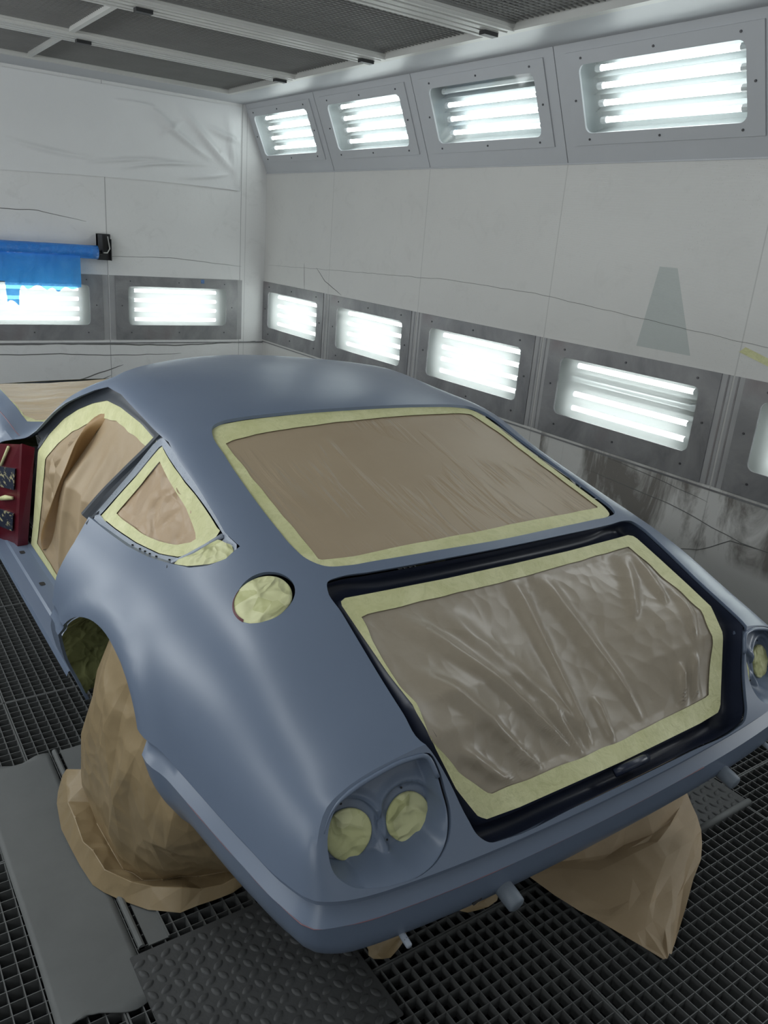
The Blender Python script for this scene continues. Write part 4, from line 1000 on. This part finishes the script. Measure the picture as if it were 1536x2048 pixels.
    FB = spline([(-.575, 2.53, 1.020), (-.610, 2.575, .957), (-.640, 2.69, .80), (-.660, 2.78, .675), (-.672, 2.92, .51), (-.680, 3.06, .375)], 8)
    FC_ = spline([(-.585, 2.66, 1.00), (-.615, 2.72, .93), (-.655, 2.82, .78), (-.672, 2.97, .60), (-.675, 3.14, .43), (-.680, 3.18, .36)], 8)
    mid_ = [a*.5+b*.5+np.array([-.008, 0, 0]) for a, b in zip(FA, FB)]
    loops('paper_fold', [[(p[0]*-s_, p[1], p[2]) for p in r_] for r_ in (FB, mid_, FA, FC_)], M['paper_fold'], CAR, close=False)['label'] = 'long upright fold of orange-brown paper'
    # dark inner face of the roof rail and windscreen pillar
    rail_in = []; rail_out = []
    for y in np.linspace(2.08, 3.10, 40):
        z_, x_ = drip(y)
        zo = z_-.006; rail_out.append((s_*(x_-.003), y, zo))
        zt = float(np.interp(y, [2.10, 2.25, 2.45, 2.58, 2.70, 2.82, 2.93, 3.03, 3.085], [1.035, 1.052, 1.058, 1.052, 1.018, .972, .915, .835, .765]))
        rail_in.append((s_*(dx(zt)-.002), y, zt))
    mids = [tuple((Vector(a)*.5 + Vector(b)*.5) + Vector((-s_*.014, 0, .004))) for a, b in zip(rail_out, rail_in)]
    loops('door_frame', [rail_out, mids, rail_in], M['dark_strip'], CAR, close=False)
    # sill with its slots
    g = G(); pts_in = []
    V = []; F_ = []
    ysl = np.linspace(2.30, 3.60, 14)
    for y in ysl: V += [(s_*.690, y, .292), (s_*.705, y, .286), (s_*.760, y, .279), (s_*.768, y, .272), (s_*.806, y, .266), (s_*.812, y, .250)]
    for i in range(len(ysl)-1):
        for k in range(5): F_.append((i*6+k, i*6+k+1, (i+1)*6+k+1, (i+1)*6+k))
    sl = mk('sill', V, F_, M['primer'], CAR, smooth=False)
    for y in (3.285, 2.945):
        g = G(); bx = rrect(-.010, .010, -.016, .016, .006, 3); g.add([(s_*(.735+a), y+b, .2835) for a, b in bx], [tuple(range(len(bx)))])
        g.mk('slot', M['dark'], sl)
    # hinge post in bare red paint
    V = [(s_*.700, 3.085, .775), (s_*.740, 3.10, .790), (s_*.742, 3.13, .780), (s_*.800, 3.36, .730), (s_*.700, 3.350, .285), (s_*.738, 3.365, .272), (s_*.742, 3.41, .268), (s_*.830, 3.66, .262)]
    post = mk('hinge_post', V, [(0, 1, 5, 4), (1, 2, 6, 5), (2, 3, 7, 6)], M['red'], CAR)
    V2 = []
    def P_(a, b): 
        t0 = Vector(V[2])*(1-a)+Vector(V[3])*a; t1 = Vector(V[6])*(1-a)+Vector(V[7])*a; return t0*(1-b)+t1*b
    for (a0, a1, b0, b1), nm in (((.08, .62, .22, .42), 'hinge'), ((.05, .50, .66, .84), 'hinge')):
        g = G(); nv_ = Vector((s_*.5, -.8, 0)).normalized()*.012
        q = [P_(a0, b0), P_(a1, b0), P_(a1, b1), P_(a0, b1)]
        g.add([tuple(p+nv_*t) for t in (.1, 1) for p in q], [(4, 5, 6, 7), (0, 1, 5, 4), (1, 2, 6, 5), (2, 3, 7, 6), (3, 0, 4, 7)])
        hg = g.mk(nm, M['hinge'], post)
        for b_ in (b0, b1):
            g = G(); g.tube([P_(a1, b_)+nv_*1.1, P_(min(1, a1+.25), b_)+nv_*1.1], .007, 8); g.mk('hinge_pin', M['red'], post, smooth=True)
    g = G(); g.tube([P_(.10, .50)+nv_, P_(.30, .51)+nv_*1.5, P_(.46, .54)+nv_], .011, 8, taper=[.6, 1, .8]); g.mk('tape_scrap', M['tape'], post, smooth=True)
    g = G(); g.tube([P_(.35, .02)+nv_, P_(.55, .20)+nv_], .006, 6); g.mk('tape_strip', M['tape'], post, smooth=True)
    # wheelhouses: taped liner
    for yc_, nm in ((1.76, 'rear'), (4.04, 'front')):
        dy_ = yc_-1.76; ap = spline(np.array([(a+dy_, b, 0) for a, b in ARCH_R if b > .2 and (a > 1.76 or b > .55)]), 4)[:, :2]
        rings = []
        r0_ = []
        for a, b in ap:
            h, n = side_at(a, b, s_); r0_.append((h.x - s_*.007 if h else s_*.80, a, b))
        rings.append(r0_)
        for xx, k_ in ((.79, 1.05), (.70, 1.08), (.55, 1.08)):
            rings.append([(s_*xx, yc_+(a-yc_)*k_, .25+(b-.25)*k_) for a, b in ap])
        V = []
        lin = loops('wheelhouse_liner', rings, M['tape_o'], CAR, close=False)
        inner = [(s_*.55, yc_, .315)] ; g = G(); ring = rings[-1]; g.add(ring+[(s_*.55, yc_, .25)], [(k, k+1, len(ring)) for k in range(len(ring)-1)]); g.mk('wheelhouse_back', M['dark'], CAR)
    for yc_ in (1.78, 4.06):
        wroot = empty('wheel', (s_*.69, yc_, .300)); wroot.parent = CAR
        rg = []; R_ = .298
        for xx, rr in ((-.09, .20), (-.095, .27), (-.075, .294), (-.03, R_), (.03, R_), (.075, .294), (.095, .27), (.09, .20)):
            rg.append([(xx*s_, rr*math.cos(a), rr*math.sin(a)) for a in [2*math.pi*k/40 for k in range(40)]])
        loops('tyre', rg, M['rubber'], wroot)
        rg = [[(xx*s_, rr*math.cos(a), rr*math.sin(a)) for a in [2*math.pi*k/40 for k in range(40)]] for xx, rr in ((.088, .20), (.080, .19), (.030, .17), (.050, .06))]
        loops('rim', rg, M['rail'], wroot, center=(.055*s_, 0, 0))

# --- bonnet bay and windscreen masked with paper
def bay_fn(x, y, ins):
    h, n = top_at(x, y); z = h.z if h else .78
    k = 0
    if ins > .001: k = -.006*max(0, 1-(x/.6)**2) + .014*noise.noise(Vector((x*2.0, y*5.5, 3))) + .006*noise.noise(Vector((x*5, y*14, 6)))
    return Vector((x, y, z - .006 - ins + k))
mask(BAY, [(-.47, 4.95), (-.55, 4.86), (-.595, 4.45), (-.617, 4.1), (-.627, 3.62), (-.60, 3.52), (.60, 3.52), (.627, 3.62), (.617, 4.1), (.595, 4.45), (.55, 4.86), (.47, 4.95)], (0, 4.15), bay_fn, CAR, M['paper_hood'], M['tape'], nr=40, seed=20, paper_label='pale brown paper over the open engine bay')
def ws_fn(x, y, ins):
    h, n = top_at(x, y)
    return (h - n*(.008+ins)) if h else Vector((x, y, .9))
WSs = [tuple(lerp2(p, (0, 3.15), -.004)) for p in WS]
mask(WSs, [lerp2(p, (0, 3.15), .12) for p in WS], (0, 3.15), ws_fn, CAR, M['paper_hood'], M['tape'], nr=16, seed=21, paper_label='brown paper over the windscreen')
# red sanded-through line on the left fender crest
g = G(); pts = []
for y in np.linspace(3.30, 4.6, 30):
    h, n = top_at(-.708, y)
    if h: pts.append(h + n*.0004)
g.tube(pts, .0022, 5, taper=[.4+.6*abs(math.sin(i*1.7)) for i in range(len(pts))]); g.mk('sanded_line', M['redline'], CAR)
# red sanded-through line along the lip under the groove
lip = long_rows[11]; pts = []
for p in lip:
    if p[1] < 1.30: pts.append(Vector((-p[0], p[1], p[2])))
pts2 = [Vector((-p.x*-1, p.y, p.z)) for p in pts]
pts = sorted([p for p in pts], key=lambda p: (-p.y if p.x < -.76 else p.x*1.0 - 0))
side_p = sorted([p for p in pts if p.x < -.75], key=lambda p: -p.y); tail_p = sorted([p for p in pts if p.x >= -.75], key=lambda p: p.x)
pp_ = side_p + tail_p; out = []
for p in pp_:
    n = Vector((p.x*.6, -(1.0 if p.y < 1.0 else .1), .15)).normalized(); out.append(p + n*.0006)
g = G(); g.tube(out, .0013, 5, taper=[max(.02, noise.noise(Vector((i*.30, 0, 5)))*1.5+.25) for i in range(len(out))]); g.mk('sanded_line', M['redline'], CAR)

# underside
g = G(); g.box(-.62, .62, 1.25, 5.0, .255, .265); g.mk('underbody', M['dark'], CAR)

# bumper brackets and studs on the tail
def stud(x, z, r_, ln, mat, nm, lab=None, tilt=(0, -1, -.25)):
    h, n = rear_at(x, z); d = Vector(tilt).normalized(); g = G()
    g.tube([h - d*.03, h + d*ln*.5, h + d*ln*.92, h + d*ln], r_, 12, taper=[1, 1.05, 1, .75]); o = g.mk(nm, mat, CAR, smooth=True)
    if lab: o['label'] = lab
    return o
for x in (-.365, .362): stud(x, .449, .0185, .042, plain('taped_bracket', (.17, .20, .24), .5, 0, .15, 20, .002, 60), 'bumper_bracket', 'short taped tube sticking out of the tail')
stud(-.592, .437, .0062, .026, M['edge'], 'bumper_stud'); stud(.592, .437, .0062, .026, M['edge'], 'bumper_stud')
h, n = rear_at(-.43, .447); g = G(); g.tube([h+n*.0005 - Vector((.010, 0, .003)), h+n*.0005 + Vector((.010, 0, .004))], .0032, 6); g.mk('slot', M['dark'], CAR)
g = G(); g.tube([memb(-.03, 1.425, .012), memb(.0, 1.428, -.006), memb(.05, 1.428, -.006), memb(.08, 1.425, .012)], .010, 8); g.mk('boot_catch', M['gutter'], CAR, smooth=True)

# ------------------------------------------------------------------ loose paper round the wheels
def sheet(name, rows, nu, nv, mat, fold, seed, label, cat, zmin=.004):
    rnd = random.Random(int(seed))
    R_ = [spline(np.array(r_, float), nu) for r_ in rows]; R_ = np.stack(R_)
    C_ = np.stack([spline(R_[:, j], nv) for j in range(R_.shape[1])], axis=1)
    m_, n_ = C_.shape[:2]; V = []
    for i in range(m_):
        for j in range(n_):
            p = Vector(C_[i, j]); a = Vector(C_[min(i+1, m_-1), j]-C_[max(i-1, 0), j]); b = Vector(C_[i, min(j+1, n_-1)]-C_[i, max(j-1, 0)])
            n = a.cross(b); n = n.normalized() if n.length > 1e-9 else Vector((0, 0, 1))
            k_ = 0.3 if i in (0, m_-1) or j in (0, n_-1) else 1.0
            p = p + n*(fold*rnd.uniform(-1, 1)*k_) + (a+b)*rnd.uniform(-.13, .13)*k_; p.z = max(p.z, zmin); V.append(tuple(p))
    F_ = []
    for i in range(m_-1):
        for j in range(n_-1):
            q = (i*n_+j, i*n_+j+1, (i+1)*n_+j+1, (i+1)*n_+j)
            F_ += [(q[0], q[1], q[2]), (q[0], q[2], q[3])] if rnd.random() < .5 else [(q[0], q[1], q[3]), (q[1], q[2], q[3])]
    bm = bmesh.new(); me = bpy.data.meshes.new('t'); me.from_pydata(V, [], F_); bm.from_mesh(me)
    bmesh.ops.bevel(bm, geom=[e for e in bm.edges if not e.is_boundary], offset=.0016, segments=1, affect='EDGES', clamp_overlap=True)
    bmesh.ops.recalc_face_normals(bm, faces=bm.faces); bm.to_mesh(me); bm.free()
    me.name = name; me.materials.append(mat); me.polygons.foreach_set('use_smooth', [True]*len(me.polygons)); me.set_sharp_from_angle(angle=math.radians(24))
    for v in me.vertices: v.co.z = max(v.co.z, zmin)
    o = bpy.data.objects.new(name, me); COL.objects.link(o); return tag(o, label, cat)
rows = [
 [(-.79, 1.87, .62), (-.81, 1.80, .67), (-.815, 1.70, .685), (-.815, 1.60, .665), (-.81, 1.50, .61), (-.80, 1.42, .53), (-.79, 1.36, .45), (-.72, 1.33, .40)],
 [(-.845, 1.895, .48), (-.862, 1.82, .50), (-.870, 1.73, .50), (-.868, 1.63, .49), (-.855, 1.52, .46), (-.835, 1.44, .41), (-.80, 1.37, .35), (-.71, 1.34, .31)],
 [(-.862, 1.945, .30), (-.893, 1.88, .31), (-.888, 1.77, .31), (-.895, 1.66, .31), (-.868, 1.56, .30), (-.845, 1.46, .27), (-.78, 1.40, .24), (-.68, 1.38, .20)],
 [(-.868, 1.985, .17), (-.885, 1.915, .15), (-.878, 1.78, .14), (-.885, 1.66, .13), (-.85, 1.59, .12), (-.80, 1.51, .12), (-.71, 1.46, .12), (-.61, 1.43, .11)],
 [(-.872, 2.000, .115), (-.872, 1.90, .045), (-.868, 1.78, .025), (-.862, 1.67, .018), (-.82, 1.61, .018), (-.74, 1.56, .02), (-.65, 1.52, .03), (-.56, 1.48, .04)],
 [(-.905, 2.055, .085), (-.925, 1.94, .075), (-.920, 1.79, .065), (-.905, 1.66, .060), (-.860, 1.585, .058), (-.77, 1.51, .055), (-.67, 1.485, .045), (-.58, 1.47, .045)],
 [(-.900, 2.105, .030), (-.942, 2.000, .020), (-.948, 1.81, .014), (-.935, 1.67, .012), (-.890, 1.585, .012), (-.778, 1.478, .012), (-.685, 1.468, .012), (-.60, 1.475, .012)],
]
sheet('masking_paper', rows, 2, 1, M['paper_w'], .011, 1.0, 'large brown paper sheet draped over the near rear wheel and spread on the floor', 'masking paper')
rows = [
 [(.30, 1.32, .26), (.40, 1.30, .27), (.52, 1.27, .28), (.62, 1.25, .28), (.70, 1.24, .27)],
 [(.18, 1.20, .13), (.33, 1.16, .14), (.46, 1.13, .16), (.60, 1.12, .17), (.700, 1.14, .15)],
 [(.07, 1.145, .035), (.24, 1.10, .022), (.40, 1.06, .020), (.56, 1.05, .05), (.690, 1.08, .08)],
 [(.060, 1.10, .030), (.22, 1.045, .035), (.38, 1.01, .040), (.53, 1.00, .050), (.665, 1.02, .045)],
 [(.105, .965, .015), (.22, .93, .022), (.34, .92, .030), (.47, .92, .030), (.600, .950, .020)],
 [(.140, .865, .012), (.20, .84, .016), (.28, .845, .020), (.37, .865, .018), (.470, .885, .012)],
 [(.176, .762, .010), (.185, .760, .010), (.20, .762, .010), (.22, .768, .010), (.245, .778, .010)],
]
sheet('masking_paper', rows, 2, 2, M['paper'], .008, 4.0, 'brown paper sheet on the floor grating under the far rear corner of the car', 'masking paper')
sheet('paper_scrap', [[(-.47, 1.17, .10), (-.40, 1.19, .12), (-.31, 1.17, .11)], [(-.445, 1.135, .03), (-.40, 1.125, .02), (-.33, 1.14, .05)], [(-.44, 1.12, .012), (-.40, 1.105, .012), (-.35, 1.12, .02)]], 2, 2, M['paper_w'], .006, 7.0, 'small crumpled brown paper end below the tail, near the thin stud', 'paper scrap')
sheet('paper_scrap', [[(-.20, 1.19, .12), (-.13, 1.19, .14), (-.05, 1.17, .13)], [(-.18, 1.14, .04), (-.13, 1.12, .03), (-.065, 1.11, .06)], [(-.17, 1.125, .012), (-.13, 1.105, .012), (-.075, 1.09, .03)]], 2, 2, M['paper_w'], .006, 9.0, 'small folded paper corner below the tail, left of the near taped bracket', 'paper scrap')

# ------------------------------------------------------------------ blue plastic roll on the back wall
RYB = 6.53
roll_ = empty('plastic_roll', (0.0, RYB, 1.332), 'roll of blue plastic sheeting mounted on the back wall', 'plastic roll')
g = G(); rr = [.050]*2
pts = [(-1.0+1.484*k/24, 0.0, 0.0) for k in range(25)]
g.tube(pts, .050, 24, taper=[1+.03*noise.noise(Vector((k*.9, 0, 0))) for k in range(25)]); g.mk('roll_body', M['blue'], roll_, smooth=True)
g = G(); g.tube([(.478, 0, 0), (.520, 0, 0)], .015, 12); g.mk('roll_core', M['black_metal'], roll_, smooth=True)
V = []; nU, nV = 90, 30; F_ = []
def hang(u):
    z = 1.055 + .012*math.sin(u*60) + .010*math.sin(u*23+1)
    if u < -.085: z = .935 + .03*math.sin(u*30)
    if u < -.20: z = 1.10
    if -.085 <= u < -.04: z = 1.03 + .04*math.sin((u+.085)*60)
    return z
for j in range(nV+1):
    for i in range(nU+1):
        u = -.62 + .965*i/nU; z0_ = -.03; z1_ = hang(u)-1.332; t = j/nV; z = z0_ + (z1_-z0_)*t
        xs = u - (.010*t if i == nU else 0) + .012*t*math.sin(u*20)
        V.append((xs, -.048*(1-t*.3) + .012*noise.noise(Vector((u*16, t*1.5, 2))) + .006*math.sin(u*70)*t, z))
F_ = [(j*(nU+1)+i, j*(nU+1)+i+1, (j+1)*(nU+1)+i+1, (j+1)*(nU+1)+i) for j in range(nV) for i in range(nU)]
mk('hanging_sheet', V, F_, M['blue_s'], roll_, smooth=True)
g = G(); g.box(.515, .612, .09, .135, -.06, .135); g.box(.515, .522, -.03, .13, -.01, .130); g.box(.604, .612, .06, .13, -.06, .10); g.mk('bracket', M['black_metal'], roll_)
g = G(); g.tube([(.48, -.0, -.0), (.56, -.0, -.0), (.585, .02, .03), (.575, .03, .12)], .005, 6); g.mk('bracket_wire', M['rail'], roll_, smooth=True)
# strip of tape and a sticker
g = G(); g.add([(RX-.0012, 2.010, 1.262), (RX-.0012, 1.985, 1.287), (RX-.0012, 1.72, 1.215), (RX-.0012, 1.72, 1.185)], [(0, 1, 2, 3), (3, 2, 1, 0)])
g.mk('tape_strip', M['tape'], label='short strip of yellow masking tape stuck on the right wall', cat='tape')
g = G(); g.box(1.375, 1.405, BY-.010, BY-.0075, 1.118, 1.150); g.mk('sticker', plain('sticker_blue', (.10, .20, .42), .4, 0, .9, 90), label='tiny blue and white sticker on a back wall lamp frame', cat='sticker')
